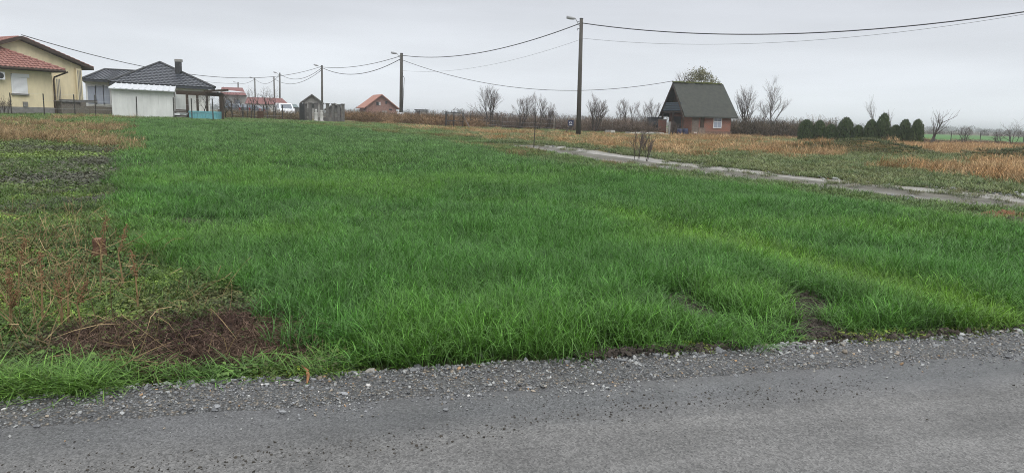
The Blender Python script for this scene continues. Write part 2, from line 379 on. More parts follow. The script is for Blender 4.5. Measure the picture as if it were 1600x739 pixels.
def strip(name, ss, tt, zf, m, kind, label):
    S, T = np.meshgrid(ss, tt); XX, YY = road_xy(S, T); ZZ = zf(S, T)
    n_, k_ = len(ss), len(tt); ii = np.arange(n_ * k_).reshape(k_, n_)
    fs = np.stack([ii[:-1, :-1], ii[:-1, 1:], ii[1:, 1:], ii[1:, :-1]], -1).reshape(-1, 4)
    m_ = bpy.data.meshes.new(name); m_.from_pydata(np.stack([XX, YY, ZZ], -1).reshape(-1, 3).tolist(), [], fs.tolist()); m_.polygons.foreach_set('use_smooth', [True] * len(m_.polygons))
    uv = m_.attributes.new('st', 'FLOAT_VECTOR', 'POINT'); uv.data.foreach_set('vector', np.stack([S, T, ZZ], -1).astype(np.float32).ravel())
    m_.materials.append(m); o = bpy.data.objects.new(name, m_); C.objects.link(o); return tag(o, label, None, None, kind)

# asphalt: worn grey, damp and darker towards the gravel
am = bpy.data.materials.new('asphalt'); am.use_nodes = True; t = am.node_tree; b = t.nodes['Principled BSDF']; TN = t.nodes.new; TL = t.links.new
st = TN('ShaderNodeAttribute'); st.attribute_name = 'st'
sx = TN('ShaderNodeSeparateXYZ'); TL(st.outputs['Vector'], sx.inputs[0])
def tnoise(scale, detail=5, stretch=None, rough=.6):
    n = TN('ShaderNodeTexNoise'); n.inputs['Scale'].default_value = scale; n.inputs['Detail'].default_value = detail; n.inputs['Roughness'].default_value = rough
    if stretch:
        mm = TN('ShaderNodeMapping'); mm.inputs['Scale'].default_value = stretch; TL(st.outputs['Vector'], mm.inputs[0]); TL(mm.outputs[0], n.inputs[0])
    else: TL(st.outputs['Vector'], n.inputs[0])
    return n.outputs[0]
def tmr(src, a, b_, c, d):
    m_ = TN('ShaderNodeMapRange'); m_.inputs[1].default_value = a; m_.inputs[2].default_value = b_; m_.inputs[3].default_value = c; m_.inputs[4].default_value = d; TL(src, m_.inputs[0]); return m_.outputs[0]
def tmath(op, a, b_):
    m_ = TN('ShaderNodeMath'); m_.operation = op
    for i, q in enumerate((a, b_)):
        if isinstance(q, (int, float)): m_.inputs[i].default_value = q
        else: TL(q, m_.inputs[i])
    return m_.outputs[0]
def tmix(f, a, b_):
    m_ = TN('ShaderNodeMix'); m_.data_type = 'RGBA'; TL(f, m_.inputs[0])
    for i, q in ((6, a), (7, b_)):
        if isinstance(q, tuple): m_.inputs[i].default_value = (*q, 1)
        else: TL(q, m_.inputs[i])
    return m_.outputs[2]
edge = tmath('ADD', sx.outputs['Y'], tmath('MULTIPLY', tmath('SUBTRACT', tnoise(.9, 4, (.5, 1.4, 1)), .5), .5))
damp = tmath('MULTIPLY', tmr(edge, -.52, -.2, 0, 1), tmr(tnoise(.55, 3, (.5, 1, 1)), .32, .55, .35, 1))
vo = TN('ShaderNodeTexVoronoi'); vo.inputs['Scale'].default_value = 95; TL(st.outputs['Vector'], vo.inputs[0])
gr = tmr(tnoise(150, 4, None, .85), .3, .7, .45, 1.55)
agg = tmath('MULTIPLY', gr, tmr(vo.outputs['Color'], 0, 1, .45, 1.55))
big = tmath('MULTIPLY', tmr(tnoise(1.3, 6), .3, .7, .78, 1.22), tmr(tnoise(1.4, 6, (.16, 2.4, 1), .65), .3, .7, .80, 1.2))
base_ = tmath('MULTIPLY', agg, big)
dryc = TN('ShaderNodeVectorMath'); dryc.operation = 'SCALE'; dryc.inputs[0].default_value = (.118, .116, .112); TL(base_, dryc.inputs['Scale'])
wetc = TN('ShaderNodeVectorMath'); wetc.operation = 'SCALE'; wetc.inputs[0].default_value = (.076, .077, .079); TL(base_, wetc.inputs['Scale'])
TL(tmix(damp, dryc.outputs[0], wetc.outputs[0]), b.inputs['Base Color'])
TL(tmr(damp, 0, 1, .60, .26), b.inputs['Roughness']); b.inputs['Specular IOR Level'].default_value = .5
bp = TN('ShaderNodeBump'); bp.inputs['Strength'].default_value = .55; bp.inputs['Distance'].default_value = .006
TL(tmath('ADD', vo.outputs['Distance'], tnoise(90, 4)), bp.inputs['Height']); TL(bp.outputs[0], b.inputs['Normal'])
def asph_z(S, T): return 0.0 + 0.012 * np.sin(np.clip(-T / 5.4, 0, 1) * np.pi) + 0.004 * (fbm(S, T, 1.2, 3) - .5)
strip('asphalt_road', np.concatenate([np.arange(-60, -6, 3.), np.arange(-6, 12, .12), np.arange(12, 140, 3.)]), np.concatenate([np.arange(-5.4, -1.6, .4), np.arange(-1.6, .16, .08)]), asph_z, am, 'structure', 'grey worn asphalt country road, damp along its gravel edge')

# gravel shoulder: fine crushed stone bed, with the pebbles scattered as geometry further down
vm_ = bpy.data.materials.new('gravel_bed'); vm_.use_nodes = True; t = vm_.node_tree; b = t.nodes['Principled BSDF']; TN = t.nodes.new; TL = t.links.new
st = TN('ShaderNodeAttribute'); st.attribute_name = 'st'
v1 = TN('ShaderNodeTexVoronoi'); v1.inputs['Scale'].default_value = 75; TL(st.outputs['Vector'], v1.inputs[0])
v2 = TN('ShaderNodeTexVoronoi'); v2.inputs['Scale'].default_value = 200; TL(st.outputs['Vector'], v2.inputs[0])
hs = TN('ShaderNodeSeparateColor'); TL(v1.outputs['Color'], hs.inputs[0])
k1 = tmath('MULTIPLY', tmr(hs.outputs[0], 0, 1, .35, 1.5), tmr(v2.outputs['Color'], 0, 1, .7, 1.3))
k2 = tmath('MULTIPLY', k1, tmr(v1.outputs['Distance'], .1, .7, 1.1, .4))
g3 = TN('ShaderNodeVectorMath'); g3.operation = 'SCALE'; TL(tmix(tmr(hs.outputs[1], .75, .95, 0, 1), (.125, .128, .128), (.18, .155, .12)), g3.inputs[0]); TL(k2, g3.inputs['Scale'])
TL(g3.outputs[0], b.inputs['Base Color']); b.inputs['Roughness'].default_value = .6
bp = TN('ShaderNodeBump'); bp.invert = True; bp.inputs['Strength'].default_value = .9; bp.inputs['Distance'].default_value = .012; TL(v1.outputs['Distance'], bp.inputs['Height']); TL(bp.outputs[0], b.inputs['Normal'])
def verge_z(S, T):
    w = T + .10 * (fbm(S, T, .5, 12) - .5)
    return -.012 + .03 * sm((w + .02) / .14) + .012 * sm((w - .2) / .2) - .06 * sm((w - .44) / .14) + .008 * (fbm(S, T, .16, 4) - .5) * sm((w + .02) / .1)
strip('gravel_shoulder', np.concatenate([np.arange(-60, -6, 2.), np.arange(-6, 12, .05), np.arange(12, 140, 2.)]), np.arange(-.12, .80, .04), verge_z, vm_, 'structure', 'grey crushed stone shoulder between asphalt and grass')

# dirt track with two wheel ruts
km = bpy.data.materials.new('track_dirt'); km.use_nodes = True; t = km.node_tree; b = t.nodes['Principled BSDF']; TN = t.nodes.new; TL = t.links.new
st = TN('ShaderNodeAttribute'); st.attribute_name = 'st'; sx = TN('ShaderNodeSeparateXYZ'); TL(st.outputs['Vector'], sx.inputs[0])
wob = tmath('ADD', sx.outputs['Y'], tmath('MULTIPLY', tmath('SUBTRACT', tnoise(.9, 6, None, .7), .5), .75))
rp = TN('ShaderNodeValToRGB'); TL(tmr(wob, -1.6, 1.6, 0, 1), rp.inputs[0]); ce = rp.color_ramp.elements
ce[0].position = 0; ce[0].color = (.05, .045, .028, 1); ce[1].position = 1; ce[1].color = (.07, .06, .035, 1)
for p, c in [(.12, (.115, .105, .08)), (.26, (.185, .178, .16)), (.38, (.085, .078, .06)), (.50, (.10, .095, .07)), (.60, (.095, .088, .068)), (.74, (.29, .28, .26)), (.88, (.20, .19, .165))]:
    q = ce.new(p); q.color = (*c, 1)
g4 = TN('ShaderNodeVectorMath'); g4.operation = 'SCALE'; TL(rp.outputs[0], g4.inputs[0]); TL(tmath('MULTIPLY', tmr(tnoise(26, 6, None, .75), .3, .7, .6, 1.4), tmath('MULTIPLY', tmr(tnoise(2.2, 4), .3, .7, .7, 1.3), tmr(tnoise(3.2, 5, (.22, 2.2, 1), .7), .3, .7, .72, 1.3))), g4.inputs['Scale'])
TL(g4.outputs[0], b.inputs['Base Color']); b.inputs['Roughness'].default_value = .7
bp = TN('ShaderNodeBump'); bp.inputs['Strength'].default_value = .7; bp.inputs['Distance'].default_value = .02; TL(tnoise(30, 6), bp.inputs['Height']); TL(bp.outputs[0], b.inputs['Normal'])
tp = [Vector((a, b_, 0)) for a, b_ in TRACK]; cl = []
for i in range(len(tp) - 1):
    p0, p1, p2, p3 = tp[max(i - 1, 0)], tp[i], tp[i + 1], tp[min(i + 2, len(tp) - 1)]
    for k in range(14):
        u = k / 14; cl.append(.5 * ((2 * p1) + (p2 - p0) * u + (2 * p0 - 5 * p1 + 4 * p2 - p3) * u * u + (3 * p1 - p0 - 3 * p2 + p3) * u ** 3))
V = []; A = []; K = 25; dist = 0
for i, p in enumerate(cl):
    d = (cl[min(i + 1, len(cl) - 1)] - cl[max(i - 1, 0)]).normalized(); nrm = Vector((d.y, -d.x, 0))
    if i: dist += (p - cl[i - 1]).length
    for j in range(K):
        q = (j / (K - 1) * 2 - 1) * 1.6; xx, yy = p.x + nrm.x * q, p.y + nrm.y * q
        rut = -.05 * (math.exp(-((q + .75) / .26) ** 2) + math.exp(-((q - .75) / .26) ** 2)) - .04 * sm((abs(q) - 1.3) / .25)
        V.append((xx, yy, float(zbase(xx, yy)) + .03 + rut)); A.append((dist, q, 0))
fs = [(i * K + j, i * K + j + 1, (i + 1) * K + j + 1, (i + 1) * K + j) for i in range(len(cl) - 1) for j in range(K - 1)]
me = bpy.data.meshes.new('dirt_track'); me.from_pydata(V, [], fs); me.polygons.foreach_set('use_smooth', [True] * len(fs))
a_ = me.attributes.new('st', 'FLOAT_VECTOR', 'POINT'); a_.data.foreach_set('vector', np.array(A, np.float32).ravel()); me.materials.append(km)
o = bpy.data.objects.new('dirt_track', me); C.objects.link(o); tag(o, 'pale stony dirt track with wheel ruts crossing behind the green field', None, None, 'structure')

# ================================================================== STONES
def pebble(r):
    ph = (1 + 5 ** .5) / 2
    vs = [(-1, ph, 0), (1, ph, 0), (-1, -ph, 0), (1, -ph, 0), (0, -1, ph), (0, 1, ph), (0, -1, -ph), (0, 1, -ph), (ph, 0, -1), (ph, 0, 1), (-ph, 0, -1), (-ph, 0, 1)]
    fs = [(0, 11, 5), (0, 5, 1), (0, 1, 7), (0, 7, 10), (0, 10, 11), (1, 5, 9), (5, 11, 4), (11, 10, 2), (10, 7, 6), (7, 1, 8), (3, 9, 4), (3, 4, 2), (3, 2, 6), (3, 6, 8), (3, 8, 9), (4, 9, 5), (2, 4, 11), (6, 2, 10), (8, 6, 7), (9, 8, 1)]
    sx_, sy_, sz_ = r.uniform(.8, 1.2), r.uniform(.55, .9), r.uniform(.35, .65)
    v = [(p[0] * sx_ * r.uniform(.75, 1.2) / 3.8, p[1] * sy_ * r.uniform(.75, 1.2) / 3.8, p[2] * sz_ * r.uniform(.75, 1.2) / 3.8) for p in vs]
    return v, fs, [.5] * 12, [1] * 12
def stone_mat(name, rough=.65):
    m = bpy.data.materials.new(name); m.use_nodes = True; t = m.node_tree; b = t.nodes['Principled BSDF']
    a = t.nodes.new('ShaderNodeAttribute'); a.attribute_type = 'INSTANCER'; a.attribute_name = 'col'
    tc = t.nodes.new('ShaderNodeTexCoord'); n = t.nodes.new('ShaderNodeTexNoise'); n.inputs['Scale'].default_value = 6; n.inputs['Detail'].default_value = 6; t.links.new(tc.outputs['Object'], n.inputs[0])
    mr = t.nodes.new('ShaderNodeMapRange'); mr.inputs[1].default_value = .3; mr.inputs[2].default_value = .7; mr.inputs[3].default_value = .75; mr.inputs[4].default_value = 1.25; t.links.new(n.outputs[0], mr.inputs[0])
    sc = t.nodes.new('ShaderNodeVectorMath'); sc.operation = 'SCALE'; t.links.new(a.outputs['Color'], sc.inputs[0]); t.links.new(mr.outputs[0], sc.inputs['Scale']); t.links.new(sc.outputs[0], b.inputs['Base Color']); b.inputs['Roughness'].default_value = rough
    return m
peb = [pebble(random) for _ in range(9)]
SM = stone_mat('pebble_stone', .55)
n = 34000
s_ = rng.uniform(-5.5, 14, n); t_ = rng.uniform(-.22, .55, n)
f_ = np.clip((t_ - .08) / .35, 0, 1); keep = rng.random(n) < np.where(t_ < .08, .05 + .9 * sm((t_ + .2 + .3 * (vnoise(s_, t_, .3, 77) - .6)) / .3) ** 2, .55 + .45 * f_); s_, t_ = s_[keep], t_[keep]
n = len(s_); xx, yy = road_xy(s_, t_); edge_ = np.clip((t_ - .26) / .2, 0, 1) * (.3 + .9 * (vnoise(s_, t_, .6, 5) > .5)) * (.45 + .55 * sm((1.0 - np.abs(s_ + 2.6)) / .8 + .3))
sz = rng.lognormal(0, .4, n) * (.0125 + .024 * edge_); sz = np.clip(sz, .006, .07)
pal = np.array([[.17, .175, .18], [.23, .235, .23], [.12, .125, .13], [.30, .305, .295], [.19, .18, .16], [.26, .22, .17], [.42, .41, .39], [.30, .19, .10]])
pc = pal[rng.choice(8, n, p=[.28, .20, .26, .08, .09, .05, .02, .02])] * rng.uniform(.5, 1.45, (n, 1))
scatter('gravel', peb, np.stack([xx, yy, np.maximum(verge_z(s_, t_), asph_z(s_, t_) * (t_ < .16) - .05 * (t_ >= .16)) + sz * .12], -1), np.stack([rng.normal(0, .35, n), rng.normal(0, .35, n), rng.uniform(0, 6.28, n)], -1), np.stack([sz, sz, sz], -1) * rng.uniform(.85, 1.2, (n, 3)), pc, SM, label='loose grey pebbles and crushed stone along the road edge')
# dark mud crumbs in a line on the asphalt
n = 4200; s_ = rng.uniform(-4, 8, n); cen = -.40 + .10 * np.sin(s_ * .8) - .04 * (s_ < 0) + .0 * s_
t_ = cen + rng.normal(0, .09, n) * np.where(rng.random(n) < .2, 2.6, 1); keep = (rng.random(n) < (.12 + .9 * sm((vnoise(s_, t_, .5, 22) - .35) / .3)))
s_, t_ = s_[keep], t_[keep]; n = len(s_); xx, yy = road_xy(s_, t_); sz = np.clip(rng.lognormal(0, .5, n) * .0066, .003, .020)
scatter('mud_crumbs', peb, np.stack([xx, yy, asph_z(s_, t_) + sz * .1], -1), rng.uniform(0, 6.28, (n, 3)) * [0.1, 0.1, 1], np.stack([sz] * 3, -1), np.array([.038, .033, .026]) * rng.uniform(.6, 1.5, (n, 1)), stone_mat('mud', .9), label='dark mud crumbs strewn in a line along the asphalt')
# rubble beside the dirt track
n = 420; k_ = rng.integers(0, len(cl), n); k_ = np.where(rng.random(n) < .55, rng.integers(0, 45, n), k_); side = np.where(rng.random(n) < .75, 1, -1) * (1.45 + np.abs(rng.normal(0, .25, n)))
cx_ = np.array([p.x for p in cl])[k_] + side * .88; cy_ = np.array([p.y for p in cl])[k_] + side * .42 + rng.normal(0, .3, n)
sz = np.clip(rng.lognormal(0, .5, n) * .09, .04, .3)
scatter('rubble', peb, np.stack([cx_, cy_, zbase(cx_, cy_) + .03], -1), rng.uniform(0, 6.28, (n, 3)) * [0.1, .1, 1], np.stack([sz, sz, sz * .8], -1), pal[rng.choice([0, 1, 2, 4, 5], n)] * rng.uniform(.7, 1.4, (n, 1)), SM, label='broken stones and rubble along the dirt track')

# ================================================================== WHEAT AND GRASSES
GM = plant_mat('wheat_blade', tip=1.75, root=.20, rough=.42, spec=.40, trans=.3, nscale=1.3, namp=.22)  # low root paints the shade of the gaps between blades into the colour
r1 = random.Random(3)
near = [blades(120, .20, .13, .30, .0062, (.2, 1.1), 5, r1, tilt=.3) for _ in range(8)]
mid = [blades(150, .34, .13, .29, .0080, (.2, 1.1), 4, r1, tilt=.3) for _ in range(7)]
farp = [blades(170, .60, .13, .27, .0125, (.2, 1.0), 3, r1, tilt=.3) for _ in range(6)]
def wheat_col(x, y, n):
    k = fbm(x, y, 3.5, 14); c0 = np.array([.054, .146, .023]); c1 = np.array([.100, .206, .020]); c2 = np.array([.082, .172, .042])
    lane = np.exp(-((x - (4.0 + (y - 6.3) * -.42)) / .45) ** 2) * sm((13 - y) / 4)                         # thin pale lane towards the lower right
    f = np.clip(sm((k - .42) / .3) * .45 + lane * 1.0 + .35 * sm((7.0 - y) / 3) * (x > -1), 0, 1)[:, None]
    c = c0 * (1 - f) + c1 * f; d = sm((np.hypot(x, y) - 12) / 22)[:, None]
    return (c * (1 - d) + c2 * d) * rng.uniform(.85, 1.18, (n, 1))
def wheat_layer(name, protos, step, dmin, dmax, label, hs):
    x, y = jgrid(-25, 12, 4, 47, step); d = np.hypot(x, y)
    jx = x + (vnoise(x, y, .35, 20) - .5) * .5; jy = y + (vnoise(x, y, .35, 21) - .5) * .3
    k = pip(jx, jy, WHEAT) & seen(x, y) & (d >= dmin) & (d < dmax) & ~bare(x, y, 1.25)
    # drilled rows leave faint gaps, thin spots here and there
    k &= (vnoise(x, y, .28, 30) > .12) | (rng.random(x.size) < .4)
    x, y = x[k], y[k]; n = len(x)
    s = hs * (.62 + .62 * fbm(x, y, .9, 15)) * (.85 + .35 * vnoise(x, y, 5, 16)) * rng.uniform(.88, 1.12, n)
    s *= 1 - .35 * np.exp(-((x - (4.0 + (y - 6.3) * -.42)) / .4) ** 2) * sm((13 - y) / 4)
    s *= 1 - .30 * sm((y - 24) / 14)
    for i_b, (hx, hy, rx, ry) in enumerate(BARE[:8]): s *= 1 - (.6 if i_b < 4 else .42) * np.exp(-((x - hx * .96) / (rx * 1.6)) ** 2 - ((y - hy * .94) / (ry * 1.5)) ** 2)
    s_r, t_r = road_st(x, y); s *= 1 - .4 * sm((.85 - t_r) / .3) * (vnoise(x, y, .5, 47) > .42)
    R = np.stack([rng.normal(0, .10, n), rng.normal(.06, .10, n), rng.uniform(0, 6.28, n)], -1)
    return scatter(name, protos, np.stack([x, y, zg(x, y) - .01], -1), R, np.stack([np.ones(n), np.ones(n), s], -1), wheat_col(x, y, n), GM, label=label)
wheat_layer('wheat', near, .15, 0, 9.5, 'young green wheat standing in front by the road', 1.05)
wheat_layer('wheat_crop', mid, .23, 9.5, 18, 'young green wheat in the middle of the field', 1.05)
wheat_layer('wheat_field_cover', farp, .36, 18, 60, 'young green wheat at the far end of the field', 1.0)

# ------------------------------------------------------------------ weeds left of the wheat, verges, meadow
r2 = random.Random(8)
LM = plant_mat('weed_leaf', tip=1.4, root=.5, rough=.5, spec=.35, trans=.25, nscale=5, namp=.3)
DM = plant_mat('dry_stem', tip=1.15, root=.6, rough=.85, spec=.15, trans=.1, nscale=4, namp=.3)
lv_near = [leaves(120, .17, .09, .030, r2) for _ in range(5)] + [leaves(90, .17, .05, .040, r2) for _ in range(3)]
lv_far = [leaves(120, .42, .13, .06, r2) for _ in range(5)]
gr_low = [blades(70, .17, .06, .15, .006, (.3, 1.2), 4, r2, tilt=.4) for _ in range(5)]
gr_tall = [blades(60, .16, .14, .30, .0075, (.4, 1.3), 5, r2, tilt=.4) for _ in range(5)]
tan_near = [blades(40, .18, .15, .38, .005, (.1, .9), 4, r2, tilt=.5) for _ in range(5)]
tan_far = [blades(85, .5, .2, .5, .014, (.2, .9), 3, r2, tilt=.45) for _ in range(5)]
grn_far = [blades(110, .5, .12, .28, .017, (.3, 1.0), 3, r2, tilt=.4) for _ in range(5)]
def rots(n, a=.08): return np.stack([rng.normal(0, a, n), rng.normal(0, a, n), rng.uniform(0, 6.28, n)], -1)
def sc3(n, lo, hi, zlo=None, zhi=None):
    s = rng.uniform(lo, hi, n); z = rng.uniform(zlo, zhi, n) if zlo else s
    return np.stack([s, s, z], -1)
def mixc(a, b, f): return np.array(a) * (1 - f[:, None]) + np.array(b) * f[:, None]
def edge_x(y):   # left edge of the wheat at depth y
    return np.interp(y, [4.4, 5.3, 6.5, 8.4, 13.2, 24.3, 40.5, 46], [-1.2, -1.55, -2.75, -4.5, -7.1, -13, -22, -24])
in_brush = lambda x, y: pip(x + (vnoise(x, y, .2, 41) - .5) * .25, y + (vnoise(x, y, .2, 42) - .5) * .25, BRUSH)
# near ground cover
x, y = jgrid(-12, 0, 3.4, 14, .13); s_, t_ = road_st(x, y); ex = edge_x(y)
k = seen(x, y, 1.5) & (t_ > .40 + .14 * vnoise(s_, t_, .4, 2)) & (x < ex + .35) & (~in_brush(x, y) | (rng.random(x.size) < .14) | (fbm(x, y, .45, 73) < .33))
x, y = x[k], y[k]; n = len(x); q = fbm(x, y, 1.3, 51); q2 = fbm(x, y, 2.0, 55)
c = mixc((.07, .125, .026), (.145, .22, .035), sm((q - .38) / .3)); pur = sm((q2 - .55) / .12) * sm((y - 7.5) / 4); c = c * (1 - pur[:, None]) + np.array([.075, .068, .060]) * pur[:, None]
brn = sm((fbm(x, y, .8, 58) - .56) / .1) * .6; c = c * (1 - brn[:, None]) + np.array([.075, .06, .03]) * brn[:, None]
scatter('ground_cover', lv_near, np.stack([x, y, zg(x, y) - .005], -1), rots(n), sc3(n, .75, 1.25, .6, 1.3), c * 1.25 * rng.uniform(.75, 1.25, (n, 1)), LM, label='low leafy chickweed and nettle covering the ground left of the wheat')
x, y = jgrid(-26, -5, 12, 48, .33); k = seen(x, y, 3) & (x < edge_x(y) + .4) & (np.hypot(x, y) > 15); x, y = x[k], y[k]; n = len(x)
q = fbm(x, y, 2.2, 51); q2 = fbm(x, y, 2.6, 55); c = mixc((.08, .13, .03), (.135, .20, .04), sm((q - .38) / .3)); pur = sm((q2 - .48) / .14) * sm((27 - y) / 6); c = c * (1 - pur[:, None] * .8) + np.array([.085, .075, .066]) * (pur[:, None] * .8)
scatter('weed_cover', lv_far, np.stack([x, y, zg(x, y) - .005], -1), rots(n), sc3(n, .8, 1.2), c * 1.25 * rng.uniform(.75, 1.25, (n, 1)), LM, label='patchy green and purplish weeds stretching back beside the wheat')
# short grass among the weeds, taller clumps along the gravel
x, y = jgrid(-14, 0, 3.4, 18, .19); s_, t_ = road_st(x, y); k = seen(x, y, 1.5) & (t_ > .46) & (x < edge_x(y) + .25) & (fbm(x, y, .9, 61) > .5) & ~in_brush(x, y); x, y = x[k], y[k]; n = len(x)
scatter('short_grass', gr_low, np.stack([x, y, zg(x, y)], -1), rots(n, .15), sc3(n, .8, 1.3, .7, 1.4), mixc((.06, .12, .022), (.10, .155, .035), rng.random(n)), GM, label='short grass among the weeds on the left')
s_ = rng.uniform(-4.6, -.9, 300); t_ = .46 + np.abs(rng.normal(0, .14, 300)); k = (s_ < -2.3) | (rng.random(300) < .22); s_, t_ = s_[k], t_[k]; x, y = road_xy(s_, t_); n = len(x)
scatter('verge_grass', gr_tall, np.stack([x, y, zg(x, y) - .01], -1), rots(n, .15), sc3(n, .7, 1.1, .38, .66), mixc((.075, .165, .028), (.115, .215, .035), rng.random(n)), GM, label='bright green grass clumps along the gravel at lower left')
s_ = rng.uniform(-1.5, 9, 420); t_ = .44 + np.abs(rng.normal(0, .06, 420)); k = vnoise(s_, t_, .45, 70) > .5; s_, t_ = s_[k], t_[k]; x, y = road_xy(s_, t_); n = len(x)
scatter('verge_weeds', lv_near, np.stack([x, y, zg(x, y)], -1), rots(n), sc3(n, .4, .8, .4, .9), mixc((.07, .13, .025), (.22, .26, .03), rng.random(n) ** 2) * rng.uniform(.7, 1.2, (n, 1)), LM, label='low weeds between the gravel and the wheat')
# dead brown brush in front on the left
x, y = jgrid(-4, 0, 3.5, 7.5, .10); k = in_brush(x, y) & (fbm(x, y, .45, 73) > .30); x, y = x[k], y[k]; n = len(x)
tw = [twigs(75, .17, .11, .0034, r2, .2, .22) for _ in range(6)]
scatter('dead_brush', tw, np.stack([x, y, zg(x, y)], -1), rots(n, .1), sc3(n, .8, 1.2, .45, 1.1), mixc((.070, .044, .036), (.130, .088, .064), sm((fbm(x, y, .5, 71) - .35) / .3)) * rng.uniform(.6, 1.3, (n, 1)), DM, label='mat of dead reddish brown stems in front on the left')
x, y = jgrid(-6, -1.8, 4.2, 8.5, .16); k = seen(x, y, 1) & (fbm(x, y, .7, 77) > .50) & (rng.random(x.size) < .45) & (np.hypot(x - STUMP[0], y - STUMP[1] + .3) > .55) & (x < edge_x(y) - .5) & ~in_brush(x, y); x, y = x[k], y[k]; n = len(x)
tw2 = [twigs(9, .22, .40, .0045, r2, .95, .5) for _ in range(6)]
scatter('dead_stems', tw2, np.stack([x, y, zg(x, y)], -1), rots(n, .15), sc3(n, .8, 1.3), mixc((.17, .12, .06), (.30, .225, .125), rng.random(n)), DM, label='tangled dry straw coloured stems among the weeds on the left')
# tan grass patch behind on the left, lawn before the houses
x, y = jgrid(-27, -8, 17, 46, .3); q = fbm(x, y, 3, 81); k = seen(x, y, 3) & (x < edge_x(y) + .3) & (rng.random(x.size) < sm((q - .45) / .18) * sm((y - 19) / 8) * .55); x, y = x[k], y[k]; n = len(x)
scatter('tan_weeds', tan_far, np.stack([x, y, zg(x, y)], -1), rots(n, .15), sc3(n, .5, 1.0, .4, 1.0), mixc((.24, .165, .085), (.36, .26, .15), rng.random(n)), DM, label='dry orange tan weeds left of the wheat')
x, y = jgrid(-38, -4, 38, 58, .42); s_ = fbm(x, y, 3, 84); k = seen(x, y, 3) & ~pip(x, y, WHEAT) & (track_dist(x, y) > 1.3); x, y = x[k], y[k]; n = len(x)
scatter('lawn_grass', grn_far, np.stack([x, y, zg(x, y)], -1), rots(n), sc3(n, .9, 1.2, .45, .8), mixc((.085, .165, .04), (.14, .20, .06), rng.random(n)), GM, label='green lawn grass in front of the houses')
# strip between wheat and track
x, y = jgrid(-14, 14, 8, 62, .34); td = track_dist(x, y); left_ = x < np.interp(y, _ty, _tx)
k = seen(x, y, 3) & ~pip(x, y, WHEAT) & left_ & (td > 1.25 + .55 * vnoise(x, y, .8, 93)) & (x > edge_x(y)) & (x > -.62 * y + 13); s_, t_ = road_st(x, y); k &= t_ > .75; x, y = x[k], y[k]; n = len(x); q = fbm(x, y, 2, 86)
dryf = sm((q - .56) / .1) * (y > 22)
scatter('track_verge_grass', grn_far, np.stack([x, y, zg(x, y)], -1), rots(n), sc3(n, .55, .9, .4, .8), mixc((.08, .15, .035), (.12, .17, .05), rng.random(n)), GM, label='short grass between the wheat and the dirt track')
k = (dryf > .3) & (rng.random(n) < .5); x, y = x[k], y[k]; n = len(x)
scatter('track_verge_dry_grass', tan_far, np.stack([x, y, zg(x, y)], -1), rots(n), sc3(n, .4, .8, .25, .7), mixc((.16, .11, .05), (.25, .18, .09), rng.random(n)), DM, label='dry grass between the wheat and the dirt track')
# tufts along the crown and the ragged edges of the track
ci = rng.integers(0, len(cl), 520); cxa = np.array([p.x for p in cl])[ci]; cya = np.array([p.y for p in cl])[ci]; offs = np.where(rng.random(520) < .4, rng.normal(.05, .2, 520), np.sign(rng.normal(0, 1, 520)) * (1.35 + rng.normal(0, .22, 520)))
x, y = cxa + offs * .77 + rng.normal(0, .25, 520), cya + offs * .64 - rng.normal(0, .25, 520); k = vnoise(x, y, 1.3, 96) > .42; x, y = x[k], y[k]; n = len(x)
scatter('track_tufts', gr_low, np.stack([x, y, zbase(x, y) + .02], -1), rots(n, .15), sc3(n, .7, 1.5, .5, 1.1), mixc((.075, .125, .03), (.17, .16, .07), rng.random(n)), GM, label='small grass tufts on the crown and edges of the dirt track')
# meadow beyond the track
x, y = jgrid(-14, 62, 12, 82, .40); td = track_dist(x, y); r_ = x > np.interp(y, _ty, _tx); d = np.hypot(x, y)
k = seen(x, y, 4) & r_ & (td > 1.25 + .55 * vnoise(x, y, .8, 93)) & ((d < 60) | (rng.random(x.size) < .6)); x, y, td = x[k], y[k], td[k]; n = len(x)
md = np.zeros(n)
for (mx, my, rx, ry, h) in MOUNDS: md = np.maximum(md, np.exp(-((x - mx) / rx) ** 2 - ((y - my) / ry) ** 2) * min(1, h * 1.6))
q = fbm(x, y, 7, 91) * .6 + fbm(x * .6, y * 1.6, 3, 92) * .4
dry = .72 * sm((q - .43) / .16) * sm((td - 2.2) / 2.0) * (1 - .85 * sm((md - .25) / .3)) * (1 - .7 * (y > 62)); dry = np.maximum(dry, .75 * sm((x - 13 - .25 * (y - 20)) / 3) * sm((30 - y) / 4))
dry = dry * (1 - .45 * sm((16 - x) / 6)); isd = rng.random(n) < dry
scatter('meadow_grass', grn_far, np.stack([x, y, zg(x, y)], -1)[~isd], rots((~isd).sum()), sc3((~isd).sum(), .9, 1.2, .45, .95), (mixc((.085, .135, .04), (.17, .185, .075), rng.random(n)) * (1 - .38 * sm(md / .35)[:, None]))[~isd], GM, label='green rough grass on the mounds and meadow beyond the track')
m_ = isd.sum()
scatter('dry_meadow_grass', tan_far, np.stack([x, y, zg(x, y)], -1)[isd], rots(m_, .12), sc3(m_, .8, 1.2, .35, .95) * np.stack([np.ones(m_), np.ones(m_), 1 + .35 * (x[isd] > 12)], -1), (mixc((.33, .19, .085), (.45, .32, .18), rng.random(n)) * rng.uniform(.75, 1.2, (n, 1)))[isd], DM, label='dry orange and straw coloured grass on the meadow beyond the track')

